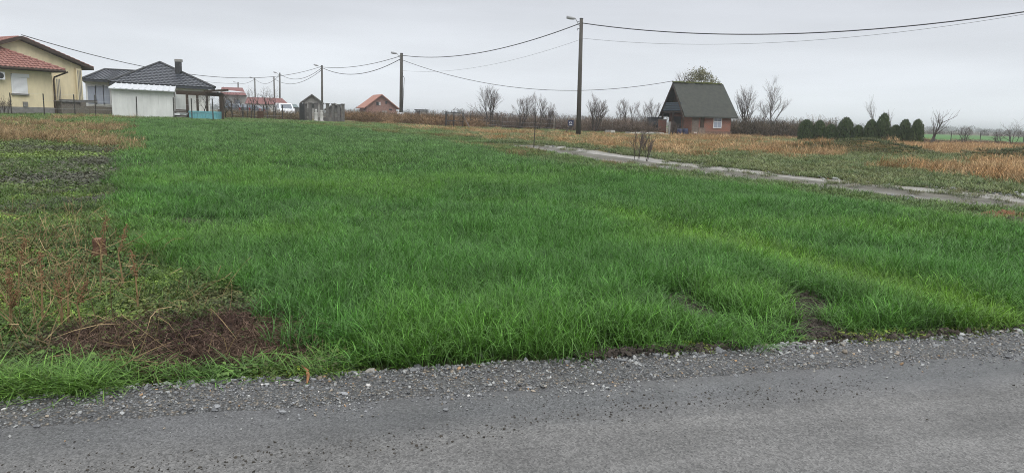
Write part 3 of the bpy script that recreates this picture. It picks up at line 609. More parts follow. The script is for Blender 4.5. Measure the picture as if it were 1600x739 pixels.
# ================================================================== BUILDINGS
M_yel = mat('yellow_render', (.70, .61, .41), .9, .13, 1.6, .15, 40, stretch=(1, 1, .35))
M_pl = mat('plinth_grey', (.20, .195, .185), .95, .2, 5)
M_white = mat('white_plastic', (.72, .73, .74), .5, .03, 6)
M_whitewall = mat('white_wall', (.66, .67, .65), .85, .12, 1.8, stretch=(1, 1, .3))
M_tile = mat('red_roof_tile', (.17, .06, .045), .7, 0, 9, col2=(.33, .18, .15))
M_dtile = mat('dark_roof_tile', (.045, .05, .062), .38, .25, 6, spec=.5)
M_brown = mat('brown_wood', (.055, .038, .028), .7, .25, 12, stretch=(1, 1, 6))
M_darkm = mat('dark_metal', (.035, .036, .038), .5, .2, 10)
M_galv = mat('galvanised_sheet', (.62, .64, .66), .35, .08, 5, metal=.4)
M_glass = mat('window_glass', (.10, .12, .15), .08, .15, 2, spec=.8)
M_curt = mat('blue_grey_curtain', (.30, .33, .40), .7, .15, 9, stretch=(6, 6, .4))
M_stone = mat('terrace_stone', (.15, .135, .115), .95, .4, 14, .5)
M_brick = bpy.data.materials.new('brickwork'); M_brick.use_nodes = True
t = M_brick.node_tree; b = t.nodes['Principled BSDF']; b.inputs['Roughness'].default_value = .9
tcn = t.nodes.new('ShaderNodeTexCoord'); brk = t.nodes.new('ShaderNodeTexBrick'); brk.inputs['Scale'].default_value = 1.0
sxn = t.nodes.new('ShaderNodeSeparateXYZ'); cbn = t.nodes.new('ShaderNodeCombineXYZ'); adn = t.nodes.new('ShaderNodeMath'); t.links.new(tcn.outputs['Object'], sxn.inputs[0]); t.links.new(sxn.outputs[0], adn.inputs[0]); t.links.new(sxn.outputs[1], adn.inputs[1]); t.links.new(adn.outputs[0], cbn.inputs[0]); t.links.new(sxn.outputs[2], cbn.inputs[1]); t.links.new(cbn.outputs[0], brk.inputs[0])
brk.inputs['Color1'].default_value = (.27, .085, .05, 1); brk.inputs['Color2'].default_value = (.20, .075, .05, 1); brk.inputs['Mortar'].default_value = (.24, .19, .16, 1)
brk.inputs['Brick Width'].default_value = .25; brk.inputs['Row Height'].default_value = .085; brk.inputs['Mortar Size'].default_value = .012; t.links.new(brk.outputs[0], b.inputs['Base Color'])
M_block = mat('clay_block', (.25, .15, .125), .9, .22, 5)
M_ltile = mat('salmon_roof_tile', (.36, .175, .13), .8, .2, 7)
M_conc = mat('concrete', (.27, .265, .25), .9, .18, 7, .2)
M_dconc = mat('old_concrete', (.13, .125, .12), .95, .3, 6, .3)
M_felt = mat('dark_roof_felt', (.040, .044, .040), .85, 0, 3, .15, 30, col2=(.066, .069, .058))
M_moss = mat('moss', (.10, .115, .03), .95, .35, 9)
M_teal = mat('turquoise_paint', (.14, .36, .40), .6, .15, 7)
M_pink = mat('faded_red_roof', (.19, .085, .08), .85, .2, 4)

def tile_roof(name, O, U, Wv, poly, m, parent, tw=.27, tl=.36, th=.045, lift=.03):
    """rows of separate roof tiles on a plane: O origin, U unit along the eave, Wv unit up the slope, poly in (u, w)"""
    mb = MB(); Nn = U.cross(Wv).normalized(); us = [p[0] for p in poly]; ws = [p[1] for p in poly]
    if Nn.z < 0: Nn = -Nn
    xs = np.arange(min(us) + tw / 2, max(us), tw); ys = np.arange(min(ws) + tl / 2, max(ws), tl); A, B = np.meshgrid(xs, ys); k = pip(A.ravel(), B.ravel(), poly)
    for a, b_ in zip(A.ravel()[k], B.ravel()[k]):
        c = O + U * a + Wv * b_ + Nn * lift; h = tl * .56
        p = [c - U * tw * .46 - Wv * h, c - Wv * h + Nn * th, c + U * tw * .46 - Wv * h]
        lo = [q + Nn * .03 for q in p]; up = [q + Wv * 2 * h - Nn * .012 for q in p]
        mb.add(p + lo + up, [(3, 6, 7, 4), (4, 7, 8, 5), (0, 3, 4, 1), (1, 4, 5, 2), (0, 6, 3), (2, 5, 8)])
    return tag(mb.build(name, m, parent), kind='stuff')

# ---- yellow house, its wing facing the field
A0, A1 = (-33.9, 48.0), (-32.2, 51.0)
e1 = Vector((A1[0] - A0[0], A1[1] - A0[1], 0)).normalized(); n1_ = Vector((e1.y, -e1.x, 0))
zb = onp(0, 166.5, A0, A1).z; ze = onp(0, 104.5, A0, A1).z; c1 = onp(83, 150, A0, A1); c1.z = 0
gz = float(zg(c1.x, c1.y)) - .15
yh = thing('yellow_house', 'yellow rendered house with red tiled roof and closed white shutter', 'house', (c1.x, c1.y, gz))
def zz(p, z): return Vector((p.x, p.y, z))
cl0 = c1 - e1 * 9
MB().prism([zz(cl0, zb), zz(c1, zb), zz(c1, ze + .05), zz(cl0, ze + .05)], -n1_ * 7).build('wall', M_yel, yh)
MB().prism([zz(cl0 + n1_ * .04, gz), zz(c1 + n1_ * .04 + e1 * .04, gz), zz(c1 + n1_ * .04 + e1 * .04, zb), zz(cl0 + n1_ * .04, zb)], -n1_ * 7.1).build('plinth', M_pl, yh)
# wing roof, hipped at its right end
ov = .6; rise = 1.95; half = 3.6
E0 = zz(cl0 + n1_ * ov, ze); E1 = zz(c1 + n1_ * ov + e1 * ov, ze); Bk = zz(c1 - n1_ * (7 + ov) + e1 * ov, ze); Bk0 = zz(cl0 - n1_ * (7 + ov), ze)
Rg1 = zz(c1 - n1_ * 3.5 + e1 * (ov - 4.1), ze + rise); Rg0 = zz(cl0 - n1_ * 3.5, ze + rise)
rf = MB(); rf.add([E0, E1, Bk, Bk0, Rg1, Rg0] + [p - Vector((0, 0, .14)) for p in (E0, E1, Bk, Bk0)], [(0, 1, 4, 5), (1, 2, 4), (2, 3, 5, 4), (6, 9, 8, 7), (0, 6, 7, 1), (1, 7, 8, 2), (2, 8, 9, 3), (3, 9, 6, 0), (0, 5, 3)])
roof = rf.build('wing_roof', M_brown, yh)
Wv = (Rg1 - E1); Wv = (Wv - e1 * Wv.dot(e1)); sl_ = Wv.length; Wv.normalize(); du = (Rg1 - E1).dot(e1); LL = (E1 - E0).length
tile_roof('roof_tiles', E0, e1, Wv, [(0, 0), (LL, 0), (LL + du, sl_), (0, sl_)], M_tile, roof)
hp = MB()
for k in range(14):
    a = E1.lerp(Rg1, k / 14); b_ = E1.lerp(Rg1, (k + 1.15) / 14); hp.tube([a + Vector((0, 0, .06)), b_ + Vector((0, 0, .03))], [.11, .085], 6)
tag(hp.build('hip_tiles', M_tile, roof), kind='stuff')
MB().tube([E0 + Vector((0, 0, -.05)) + n1_ * .06, E1 + Vector((0, 0, -.05)) + n1_ * .06], .075, 6).build('gutter', M_brown, yh)
dp = [onp(100, 113, A0, A1) + n1_ * .5, onp(83.5, 121, A0, A1) + n1_ * .12, onp(82.5, 126, A0, A1) + n1_ * .1]; dp.append(zz(dp[-1], gz + .1)); MB().tube(dp, .055, 8).build('drainpipe', M_brown, yh)
def wrect(x0, y0, x1, y1, A, B, name, m, parent, depth=.06, out_=.03):
    a, b_ = onp(x0, y1, A, B), onp(x1, y1, A, B); c, d = onp(x1, y0, A, B), onp(x0, y0, A, B); nn = Vector((B[1] - A[1], A[0] - B[0], 0)).normalized()
    b_.z = a.z; d.z = c.z; d.x, d.y = a.x, a.y; c.x, c.y = b_.x, b_.y
    return MB().prism([p + nn * out_ for p in (a, b_, c, d)], -nn * depth).build(name, m, parent)
wd = wrect(18.6, 118, 43.5, 147.5, A0, A1, 'window', M_white, yh, .06, .05)
lo_, hi_ = onp(30, 146.5, A0, A1).z, onp(30, 122, A0, A1).z; sl0 = onp(20.5, 135, A0, A1); sl1 = onp(42, 135, A0, A1)
for k in range(14):
    z0 = lo_ + (hi_ - lo_) * k / 14; z1 = lo_ + (hi_ - lo_) * (k + .86) / 14
    MB().prism([zz(sl0, z0) + n1_ * .075, zz(sl1, z0) + n1_ * .075, zz(sl1, z1) + n1_ * .06, zz(sl0, z1) + n1_ * .06], -n1_ * .03).build('shutter_slat', M_white, wd)
wrect(17.6, 116.5, 44.5, 120.5, A0, A1, 'shutter_box', M_white, wd, .12, .10)
wrect(17.6, 147, 44.5, 148.6, A0, A1, 'sill', M_pl, wd, .14, .13)
wrect(36, 159.5, 43, 167, A0, A1, 'vent_box', M_pl, yh, .1, .1)
ac = wrect(-14, 113, 4, 124, A0, A1, 'air_conditioner', M_white, yh, .3, .34); p = onp(-3, 118.5, A0, A1) + n1_ * .345
MB().add([p + (e1 * math.cos(a) + Vector((0, 0, 1)) * math.sin(a)) * .19 for a in np.linspace(0, 6.28, 13)[:-1]] , [tuple(range(12))]).build('fan_grille', M_darkm, ac)
# main body with its gable, set back behind the wing
B0 = tuple((Vector((*A0, 0)) - n1_ * 2.2)[:2]); B1 = tuple((Vector((*A1, 0)) - n1_ * 2.2)[:2])
pk = onp(27, 57, B0, B1); er = onp(140, 106, B0, B1); wr = onp(126.5, 110, B0, B1); hw = (er - pk).dot(e1); el = zz(pk - e1 * hw, er.z)
wl = zz(pk - e1 * (wr - pk).dot(e1), wr.z)
sl2 = (pk.z - er.z) / hw; ew = er.z + (hw - (wr - pk).dot(e1)) * sl2
MB().prism([zz(wl, gz), zz(wr, gz), zz(wr, ew - .12), zz(pk, pk.z - .12), zz(wl, ew - .12)], -n1_ * 9).build('gable_wall', M_yel, yh)
g_ov = n1_ * .55
for nm, side_ in (('roof_slope', er), ('roof_slope', el)):
    s0 = MB().prism([pk + g_ov, side_ + g_ov, side_ + g_ov - Vector((0, 0, .2)), pk + g_ov - Vector((0, 0, .22))], -n1_ * 10).build(nm, M_brown, yh)
    dv = (pk - side_); ln_ = dv.length; dv.normalize(); tile_roof('roof_tiles', side_ + g_ov - n1_ * 10, n1_, dv, [(0, 0), (10, 0), (10, ln_), (0, ln_)], M_tile, s0)
for (xa, xb, ya, yb) in ((86.5, 95.5, 121, 167), (119.5, 128, 108, 158)):
    wrect(xa, ya, xb, yb, B0, B1, 'pilaster', M_yel, yh, .25, .22)
    for f in (.25, .5, .75):
        xm = xa + (xb - xa) * f; wrect(xm - .5, ya + 3, xm + .5, yb - 1, B0, B1, 'flute', M_pl, yh, .03, .235)
tw_ = thing('terrace_wall', 'low dark stone terrace wall beside the yellow house', 'wall', (*hit(122, 179), gz))
T0 = tuple((Vector((*A0, 0)) - n1_ * .3)[:2]); T1 = tuple((Vector((*A1, 0)) - n1_ * .3)[:2])
wrect(96, 158.5, 124, 182, T0, T1, 'low_wall', M_stone, tw_, 1.8, .1); wrect(88, 167, 131, 182, T0, T1, 'steps', M_stone, tw_, .8, .75)
wrect(94, 157.3, 150, 159.6, T0, T1, 'coping', M_dconc, tw_, .3, .2); wrect(124, 160, 132, 181, T0, T1, 'pier', M_stone, tw_, .4, .3)

# ---- pale house with dark hipped roofs
YB = 61.0; DB = Vector((-.55, 1, 0))      # the houses run back along this direction
def P(px, py, Y=YB): return at(px, py, Y)
wh = thing('pale_house', 'pale house with dark tiled hipped roofs behind the white shed', 'house', gpt(250, YB))
gzb = parent_world(wh).z - .3
def walls(xa, xb, ytop, depth, Y, parent, m, name='wall'):
    a, b_ = P(xa, ytop, Y), P(xb, ytop, Y); z = (a.z + b_.z) / 2
    return MB().prism([(a.x, Y, gzb), (b_.x, Y, gzb), (b_.x, Y, z), (a.x, Y, z)], tuple(DB * depth)).build(name, m, parent)
walls(181, 327, 133, 9, YB + .6, wh, M_whitewall); walls(133, 200, 127, 7, YB + 2.2, wh, M_whitewall)
def hip(pts, ridge, parent, name, m, tiles=True):
    """pts: 4 eave corners (front l, front r, back r, back l); ridge: 1 or 2 apexes"""
    mb = MB(); v = list(pts) + list(ridge)
    if len(ridge) == 1: f = [(0, 1, 4), (1, 2, 4), (2, 3, 4), (3, 0, 4)]
    else: f = [(0, 1, 5, 4), (1, 2, 5), (2, 3, 4, 5), (3, 0, 4)]
    n_ = len(v); mb.add(v + [p - Vector((0, 0, .18)) for p in pts], f + [(n_, n_ + 3, n_ + 2, n_ + 1)] + [(i, n_ + i, n_ + (i + 1) % 4, (i + 1) % 4) for i in range(4)])
    o = mb.build(name, m, parent)
    if tiles:
        U = (pts[1] - pts[0]).normalized(); ap = ridge[0]; W = ap - pts[0]; W = W - U * W.dot(U); wl_ = W.length; W.normalize()
        poly = [(0, 0), ((pts[1] - pts[0]).length, 0)] + [((q - pts[0]).dot(U), wl_) for q in reversed(ridge)]
        tile_roof('roof_tiles', pts[0], U, W, poly, m, o, .36, .42, .03, .02)
    for a, b_ in [(pts[0], ridge[0]), (pts[1], ridge[-1])] + ([(ridge[0], ridge[1])] if len(ridge) == 2 else []):
        MB().tube([a + Vector((0, 0, .04)), b_ + Vector((0, 0, .06))], .11, 6).build('ridge_cap', M_darkm, o)
    return o
fl, fr = P(170, 128), P(336, 137.5); bl_, br_ = fl + DB * 11, fr + DB * 11; apx = P(250, 98.5, YB + 5.5)
hip([fl, fr, br_, bl_], [apx], wh, 'roof', M_dtile)
fl2, fr2 = P(128, 123.5, YB + 1.5), P(215, 128, YB + 1.5); hip([fl2, fr2, fr2 + DB * 8, fl2 + DB * 8], [P(164, 109.5, YB + 5.5), P(214, 112.5, YB + 5.5)], wh, 'side_roof', M_dtile)
ch_ = P(279, 112, YB + 3.0); ct = P(279, 95.5, YB + 3.0)
chm = MB().box((ch_.x, YB + 3, (ch_.z + ct.z) / 2 - .3), (.42, .42, ct.z - ch_.z + .6)).build('chimney', M_darkm, wh); MB().box((ct.x, YB + 3, ct.z + .02), (.5, .5, .22)).build('chimney_cap', M_conc, chm)
for (xa, xb) in ((139, 149.5), (152, 162), (164, 172)):
    a, b_ = P(xa, 163, YB + 2.2), P(xb, 134.5, YB + 2.2); wn = MB().box(((a.x + b_.x) / 2, YB + 2.17, (a.z + b_.z) / 2), (b_.x - a.x + .12, .1, b_.z - a.z + .12)).build('window', M_white, wh)
    MB().box(((a.x + b_.x) / 2, YB + 2.10, (a.z + b_.z) / 2), (b_.x - a.x - .06, .04, b_.z - a.z - .06)).build('pane', M_curt, wn)
a, b_ = P(133, 166, YB + 2.0), P(175, 180, YB + 2.0); MB().box(((a.x + b_.x) / 2, YB + 2.12, (a.z + gzb) / 2), (b_.x - a.x, .1, a.z - gzb)).build('stone_base', M_stone, wh)

# ---- white shed with sheet roof
YS = 50.5
sh = thing('white_shed', 'long white panel shed with corrugated metal roof', 'shed', gpt(222, YS)); gzs = parent_world(sh).z - .15
tl_, tr_ = P(173.5, 139, YS), P(271.5, 143.5, YS); nP = 8
for k in range(nP):
    a = tl_.lerp(tr_, k / nP); b_ = tl_.lerp(tr_, (k + .985) / nP)
    MB().prism([(a.x, YS, gzs), (b_.x, YS, gzs), (b_.x, YS, b_.z), (a.x, YS, a.z)], (0, .05, 0)).build('panel', M_whitewall, sh)
MB().prism([(tl_.x + .02, YS + .06, gzs), (tr_.x - .02, YS + .06, gzs), (tr_.x - .02, YS + .06, tr_.z - .04), (tl_.x + .02, YS + .06, tl_.z - .04)], (0, 2.4, 0)).build('wall', M_whitewall, sh)
MB().box((tr_.x + .03, YS + .02, (gzs + tr_.z) / 2), (.07, .09, tr_.z - gzs)).build('corner_trim', M_conc, sh)
f0, f1 = P(169, 137.5, YS - .35), P(273.5, 143, YS - .35); k0, k1 = P(181, 130.3, YS + 2.7), P(275, 135.5, YS + 2.7); rmb = MB(); nr = 44
for k in range(nr):
    u0, u1 = k / nr, (k + 1) / nr; h0 = .05 if k % 4 == 0 else 0.0; h1 = .05 if (k + 1) % 4 == 0 else 0.0
    a, b_, c, d = f0.lerp(f1, u0), f0.lerp(f1, u1), k0.lerp(k1, u1), k0.lerp(k1, u0)
    up = Vector((0, 0, 1)); rmb.add([a + up * h0, b_ + up * h1, c + up * h1, d + up * h0], [(0, 1, 2, 3)]); rmb.add([a - up * .05, b_ - up * .05, b_ + up * h1, a + up * h0], [(0, 1, 2, 3)])
rmb.build('roof', M_galv, sh)
# ---- open shelter beside the shed
pg = thing('open_shelter', 'open dark timber shelter between white shed and fruit trees', 'shelter', gpt(312, YS + 1)); gzp = parent_world(pg).z - .1
for (px, Y, yt) in ((292, YS, 147), (347, YS, 146), (290, YS + 4, 147), (323, YS + 4, 146), (344, YS + 4, 145), (308, YS + 4, 147)):
    a = at(px, yt, Y); MB().box((a.x, Y, (a.z + gzp) / 2), (.13, .13, a.z - gzp)).build('post', M_brown, pg)
for (xa, ya, xb, yb, Y, h) in ((275, 142.5, 349, 146.5, YS, .22), (275, 141.5, 346, 145, YS + 4, .18), (318, 141.5, 356, 139.5, YS - .3, .14)):
    a, b_ = at(xa, ya, Y), at(xb, yb, Y); MB().prism([a, b_, b_ - Vector((0, 0, h)), a - Vector((0, 0, h))], (0, .12, 0)).build('beam', M_brown, pg)
a, b_ = at(325, 141.3, YS - .2), at(346, 144, YS - .2); MB().prism([a, b_, b_ + Vector((0, 4.5, .1)), a + Vector((0, 4.5, .1))], (0, 0, .03)).build('roof_sheet', M_galv, pg)
for k, px in enumerate((300, 322, 340)):
    a, b_ = at(px, 145, YS), at(px, 144, YS + 4); MB().tube([a, (b_.x, YS + 4, a.z)], .05, 5).build('rafter', M_brown, pg)
# turquoise crate and timber under the shelter
cr_ = thing('turquoise_crate', 'low turquoise slatted crate standing in front of the shelter', 'crate', gpt(317, YS - .6)); z0 = parent_world(cr_).z; a, b_ = at(296, 180, YS - .6), at(338, 180, YS - .6); zt = at(317, 174, YS - .6).z; cw = b_.x - a.x
for k in range(10):
    xk = a.x + cw * (k + .5) / 10; MB().box((xk, YS - .6, (z0 + zt) / 2), (cw / 10 * .9, .04, zt - z0)).build('slat', M_teal, cr_)
for dy in (-.03, .9): MB().box((a.x + cw / 2, YS - .6 + dy, zt - .06), (cw + .06, .05, .10)).build('rail', M_teal, cr_)
for sx_ in (a.x, b_.x): MB().box((sx_, YS - .15, (z0 + zt) / 2 - .05), (.05, .86, zt - z0 - .1)).build('side', M_teal, cr_)
tb = thing('timber_stack', 'stack of dark timber with pale boards beside the shed', 'timber', gpt(283, YS - .1)); z0 = parent_world(tb).z
for k, (xa, xb, zc, m) in enumerate(((273, 293, .1, M_brown), (275, 292, .22, M_brown), (272, 283, .34, M_white), (283, 293, .38, M_galv), (274, 293, .5, M_brown), (276, 290, .62, M_brown))):
    a, b_ = at(xa, 178, YS - .1), at(xb, 178, YS - .1); MB().box(((a.x + b_.x) / 2, YS - .1 + .12 * (k % 2), z0 + zc), (b_.x - a.x, .5, .09), rz=.05 * (k % 3)).build('board', m, tb)

# ---- unfinished clay-block house by the second pole
def gable_house(name, label, px, Y, W, Lr, hwall, rise_, rz, mw, mr, ovh=.4, cat='house'):
    g0 = gpt(px, Y); o = thing(name, label, cat, g0); R = Matrix.Rotation(rz, 3, 'Z'); z = -.3
    def T(p): return R @ Vector(p) + g0
    pr_ = [(-W / 2, 0, z), (W / 2, 0, z), (W / 2, 0, hwall), (0, 0, hwall + rise_), (-W / 2, 0, hwall)]
    MB().prism([T(p) for p in pr_], R @ Vector((0, Lr, 0))).build('wall', mw, o); k = rise_ / (W / 2); ex_ = W / 2 + ovh
    for s in (-1, 1):
        a, b_ = (s * ex_, -ovh, hwall - ovh * k), (0, -ovh, hwall + rise_); n_ = Vector((0, 0, .14))
        MB().prism([T(a), T(b_), T(b_) + n_, T(a) + n_], R @ Vector((0, Lr + 2 * ovh, 0))).build('roof_slope', mr, o)
    return o, T, R
YK = 112.0; ho, T, R = gable_house('clay_block_house', 'small unfinished clay block house with salmon tiled roof', 596, YK, 4.6, 6.0, 1.9, 1.75, RA(22), M_block, M_ltile, .45)
for (xc, zc, w_, h_, m) in ((-.55, 2.35, .5, .55, M_darkm), (-.3, 2.35, .28, .5, M_white), (.75, 2.55, .3, .4, M_darkm), (.5, .8, .75, 1.0, M_conc), (1.4, 1.5, .5, .25, M_darkm)): MB().prism([T((xc - w_ / 2, -.04, zc - h_ / 2)), T((xc + w_ / 2, -.04, zc - h_ / 2)), T((xc + w_ / 2, -.04, zc + h_ / 2)), T((xc - w_ / 2, -.04, zc + h_ / 2))], R @ Vector((0, .06, 0))).build('window', m, ho)
MB().prism([T((-2.34, 1.6, .6)), T((-2.34, 2.4, .6)), T((-2.34, 2.4, 1.5)), T((-2.34, 1.6, 1.5))], R @ Vector((.06, 0, 0))).build('window', M_darkm, ho)
# far houses to the left of the poles
YP = 135.0
def far_house(name, label, xa, xb, yr, ye, Y, mw, mr, slope=5.0):
    g0 = gpt((xa + xb) / 2, Y); o = thing(name, label, 'house', g0); a, b_ = at(xa, ye, Y), at(xb, ye, Y); zr = at((xa + xb) / 2, yr, Y + slope).z; zl = (a.z + b_.z) / 2; i_ = (b_.x - a.x) * .03
    MB().prism([(a.x + i_, Y + .5, g0.z - .5), (b_.x - i_, Y + .5, g0.z - .5), (b_.x - i_, Y + .5, zl), (a.x + i_, Y + .5, zl)], (-.4 * (slope * 2 - 1), slope * 2 - 1, 0)).build('wall', mw, o)
    MB().add([(a.x, Y, zl), (b_.x, Y, zl), (b_.x - .8 * slope, Y + 2 * slope, zl), (a.x - .8 * slope, Y + 2 * slope, zl), (a.x + i_ * 2 - .4 * slope, Y + slope, zr), (b_.x - i_ * 4 - .4 * slope, Y + slope, zr)], [(0, 1, 5, 4), (1, 2, 5), (2, 3, 4, 5), (3, 0, 4), (0, 3, 2, 1)]).build('roof', mr, o)
    return o, a, b_
o, a, b_ = far_house('distant_house', 'tall distant house with pinkish roof left of the white van', 344, 385, 137, 148.5, 128, M_conc, M_pink, 4)
for fx in (.25, .6): MB().box((a.x + (b_.x - a.x) * fx, 128.46, a.z - 1.3), (.9, .1, 1.1)).build('window', M_glass, o)
o, a, b_ = far_house('long_red_roofed_house', 'long low distant house with dull red roof behind the white van', 384, 452, 153, 163, 118, M_whitewall, M_pink, 4)
for fx in (.2, .45, .8): MB().box((a.x + (b_.x - a.x) * fx, 118.46, a.z - .9), (1.0, .1, .9)).build('window', M_glass, o)
far_house('green_grey_barn', 'small grey green barn to the right of the white van', 448, 467, 163, 168, 150, M_dconc, mat('grey_green_sheet', (.12, .16, .16), .6), 3)
o, T, R = gable_house('grey_kiosk', 'small grey gabled hut behind the concrete fence posts', 488, 84, 2.0, 2.4, 1.9, .75, RA(14), M_conc, M_dconc, .35, 'hut')
MB().prism([T((-.4, -.03, 1.2)), T((.4, -.03, 1.2)), T((.4, -.03, 1.7)), T((-.4, -.03, 1.7))], R @ Vector((0, .05, 0))).build('window', M_darkm, o)
o, T, R = gable_house('low_grey_hut', 'lower grey gabled hut right of the other hut behind concrete posts', 523, 88, 1.9, 2.2, 1.2, .6, RA(10), M_dconc, M_conc, .3, 'hut')
gb = thing('grey_site_cabin', 'small grey flat roofed cabin beyond the second pole', 'cabin', gpt(657, 118)); z0 = parent_world(gb).z; a, b_ = at(649, 172, 118), at(667, 172, 118); zt = a.z
MB().box(((a.x + b_.x) / 2, 119.2, (z0 + zt) / 2 - .1), (b_.x - a.x, 2.2, zt - z0)).build('body', M_conc, gb); MB().box(((a.x + b_.x) / 2, 119.2, zt + .02), (b_.x - a.x + .3, 2.6, .14)).build('roof', M_darkm, gb); MB().box((a.x + .5, 118.05, (z0 + zt) / 2), (.5, .06, 1.3)).build('door', M_darkm, gb)
for px in (650, 656, 666): q = at(px, 172, 117.7); MB().box((q.x, 117.7, (z0 + zt) / 2), (.12, .1, zt - z0)).build('post', M_darkm, gb)

# ---- brick cabin with steep roof
YC = 71.5; cb0 = gpt(1081, YC); hc = thing('brick_cabin', 'small brick cabin with steep dark roof and wooden balcony gable', 'cabin', cb0); RC_ = RA(14); e_r = Vector((math.cos(RC_), math.sin(RC_), 0)); e_b = Vector((-math.sin(RC_), math.cos(RC_), 0))
Wc, Lc, He = 5.0, 4.3, 2.25; Hr = 5.3; O = cb0
def T(a, b, z): return O + e_r * a + e_b * b + Vector((0, 0, z))
# base walls: the front third is an open porch on the gable side
MB().prism([T(0, 0, .55), T(Lc, 0, .55), T(Lc, 0, He), T(0, 0, He)], e_b * Wc).build('wall', M_brick, hc)
MB().prism([T(-.03, -.04, -.3), T(Lc + .03, -.04, -.3), T(Lc + .03, -.04, .55), T(-.03, -.04, .55)], e_b * (Wc + .08)).build('stone_base', mat('rough_stone', (.17, .11, .085), .95, .35, 6, .4), hc)
ov_, k_r = .42, (Hr - He) / (Wc / 2); zl = He - ov_ * k_r * .55
rs = []
for s in (0, 1):
    b0, bm = (-ov_ if s == 0 else Wc + ov_), Wc / 2
    poly = [T(-1.0, b0, zl), T(Lc + .55, b0, zl), T(Lc + .25, bm, Hr), T(-1.05, bm, Hr)]
    rs.append(MB().prism(poly, Vector((0, 0, -.13))).build('roof_slope', M_felt, hc))
mb = MB()
for k in range(26): mb.box(T(-.95 + 5.1 * k / 25, Wc / 2 + random.gauss(0, .05), Hr + random.uniform(0, .05)), (.3, random.uniform(.2, .45), random.uniform(.06, .14)), rz=RC_)
mb.build('mossy_ridge', M_moss, rs[0])
for k in range(17):     # gable boards behind the barge boards
    b0 = Wc * (k + .04) / 17; b1 = Wc * (k + .94) / 17; h0 = He + (min(b0, Wc - b1 if b1 > Wc / 2 else b0)) * k_r; top = He + min(b0, Wc - b0) * k_r; top1 = He + min(b1, Wc - b1) * k_r
    MB().prism([T(-.25, b0, He - .05), T(-.25, b1, He - .05), T(-.25, b1, top1 - .18), T(-.25, b0, top - .18)], e_r * .1).build('gable_board', M_brown, hc)
bl = thing_part = MB().prism([T(-.95, .25, He + .02), T(-.95, Wc - .25, He + .02), T(-.95, Wc - .25, He + .14), T(-.95, .25, He + .14)], e_r * .8).build('balcony', M_brown, hc)
M_bluew = mat('blue_grey_boards', (.075, .10, .125), .8, .3, 8)
for k in range(5): z = He + .22 + k * .17; MB().prism([T(-.98, .55, z), T(-.98, Wc - .55, z), T(-.98, Wc - .55, z + .13), T(-.98, .55, z + .13)], e_r * .04).build('balcony_rail', M_bluew, bl)
for s in (0, 1):
    b0 = -.42 if s == 0 else Wc + .42
    MB().prism([T(-1.08, b0, zl - .2), T(-1.08, Wc / 2, Hr - .12), T(-1.08, Wc / 2, Hr - .36), T(-1.08, b0, zl - .42)], e_r * .06).build('barge_board', M_brown, hc)
for b0 in (.2, 2.4, Wc - .2): MB().box(T(-.85, b0, He / 2), (.14, .14, He + .4), rz=RC_).build('porch_post', M_brown, hc)
MB().prism([T(-.03, 2.2, .3), T(-.03, 4.2, .3), T(-.03, 4.2, 1.9), T(-.03, 2.2, 1.9)], e_r * .05).build('door', M_darkm, hc)
def front(a0, a1, z0, z1, name, m, parent, d=.05, o_=.05): return MB().prism([T(a0, -o_, z0), T(a1, -o_, z0), T(a1, -o_, z1), T(a0, -o_, z1)], e_b * d).build(name, m, parent)
wf = front(2.35, 3.25, .85, 1.95, 'window', M_white, hc, .1, .08)
for (i, j) in ((0, 0), (1, 0), (0, 1), (1, 1)): front(2.42 + .40 * i, 2.78 + .40 * i, .92 + .60 * j, (1.46 if j == 0 else 1.88), 'pane', M_curt if j == 0 else M_glass, wf, .04, .10)
front(.05, .75, .1, 2.05, 'door', mat('faded_door', (.16, .13, .11), .8, .3, 6), hc, .1, .06); front(.95, 1.35, .3, 2.1, 'plank', M_brown, hc, .06, .07); front(.75, 1.5, -.1, .85, 'pale_panel', mat('weathered_panel', (.20, .15, .12), .9, .3, 5), hc, .05, .12)
# annex and junk around the cabin
an = thing('grey_lean_to', 'dark grey lean-to shed on the left of the brick cabin', 'shed', gpt(1025, YC + 5)); z0 = parent_world(an).z; a, b_ = at(1017, 180, YC + 5), at(1036, 180, YC + 5); zt = at(1026, 182, YC + 5).z
MB().box(((a.x + b_.x) / 2, YC + 6, (z0 + zt) / 2 - .1), (b_.x - a.x, 2, zt - z0)).build('wall', mat('dark_grey_board', (.07, .072, .078), .8, .2, 6), an); MB().box(((a.x + b_.x) / 2 + .2, YC + 6, zt), (b_.x - a.x + .5, 2.4, .07)).build('roof', M_galv, an)
bx_ = thing('brick_side_wall', 'short red brick side wall left of the cabin porch', 'wall', gpt(1036, YC + 4)); z0 = parent_world(bx_).z; a, b_ = at(1030, 185, YC + 4), at(1042, 185, YC + 4)
MB().box(((a.x + b_.x) / 2, YC + 4.2, z0 + .7), (b_.x - a.x, .3, 1.7)).build('masonry', M_brick, bx_); MB().box(((a.x + b_.x) / 2, YC + 4.2, z0 + 1.57), (b_.x - a.x + .1, .4, .06)).build('coping', M_conc, bx_)

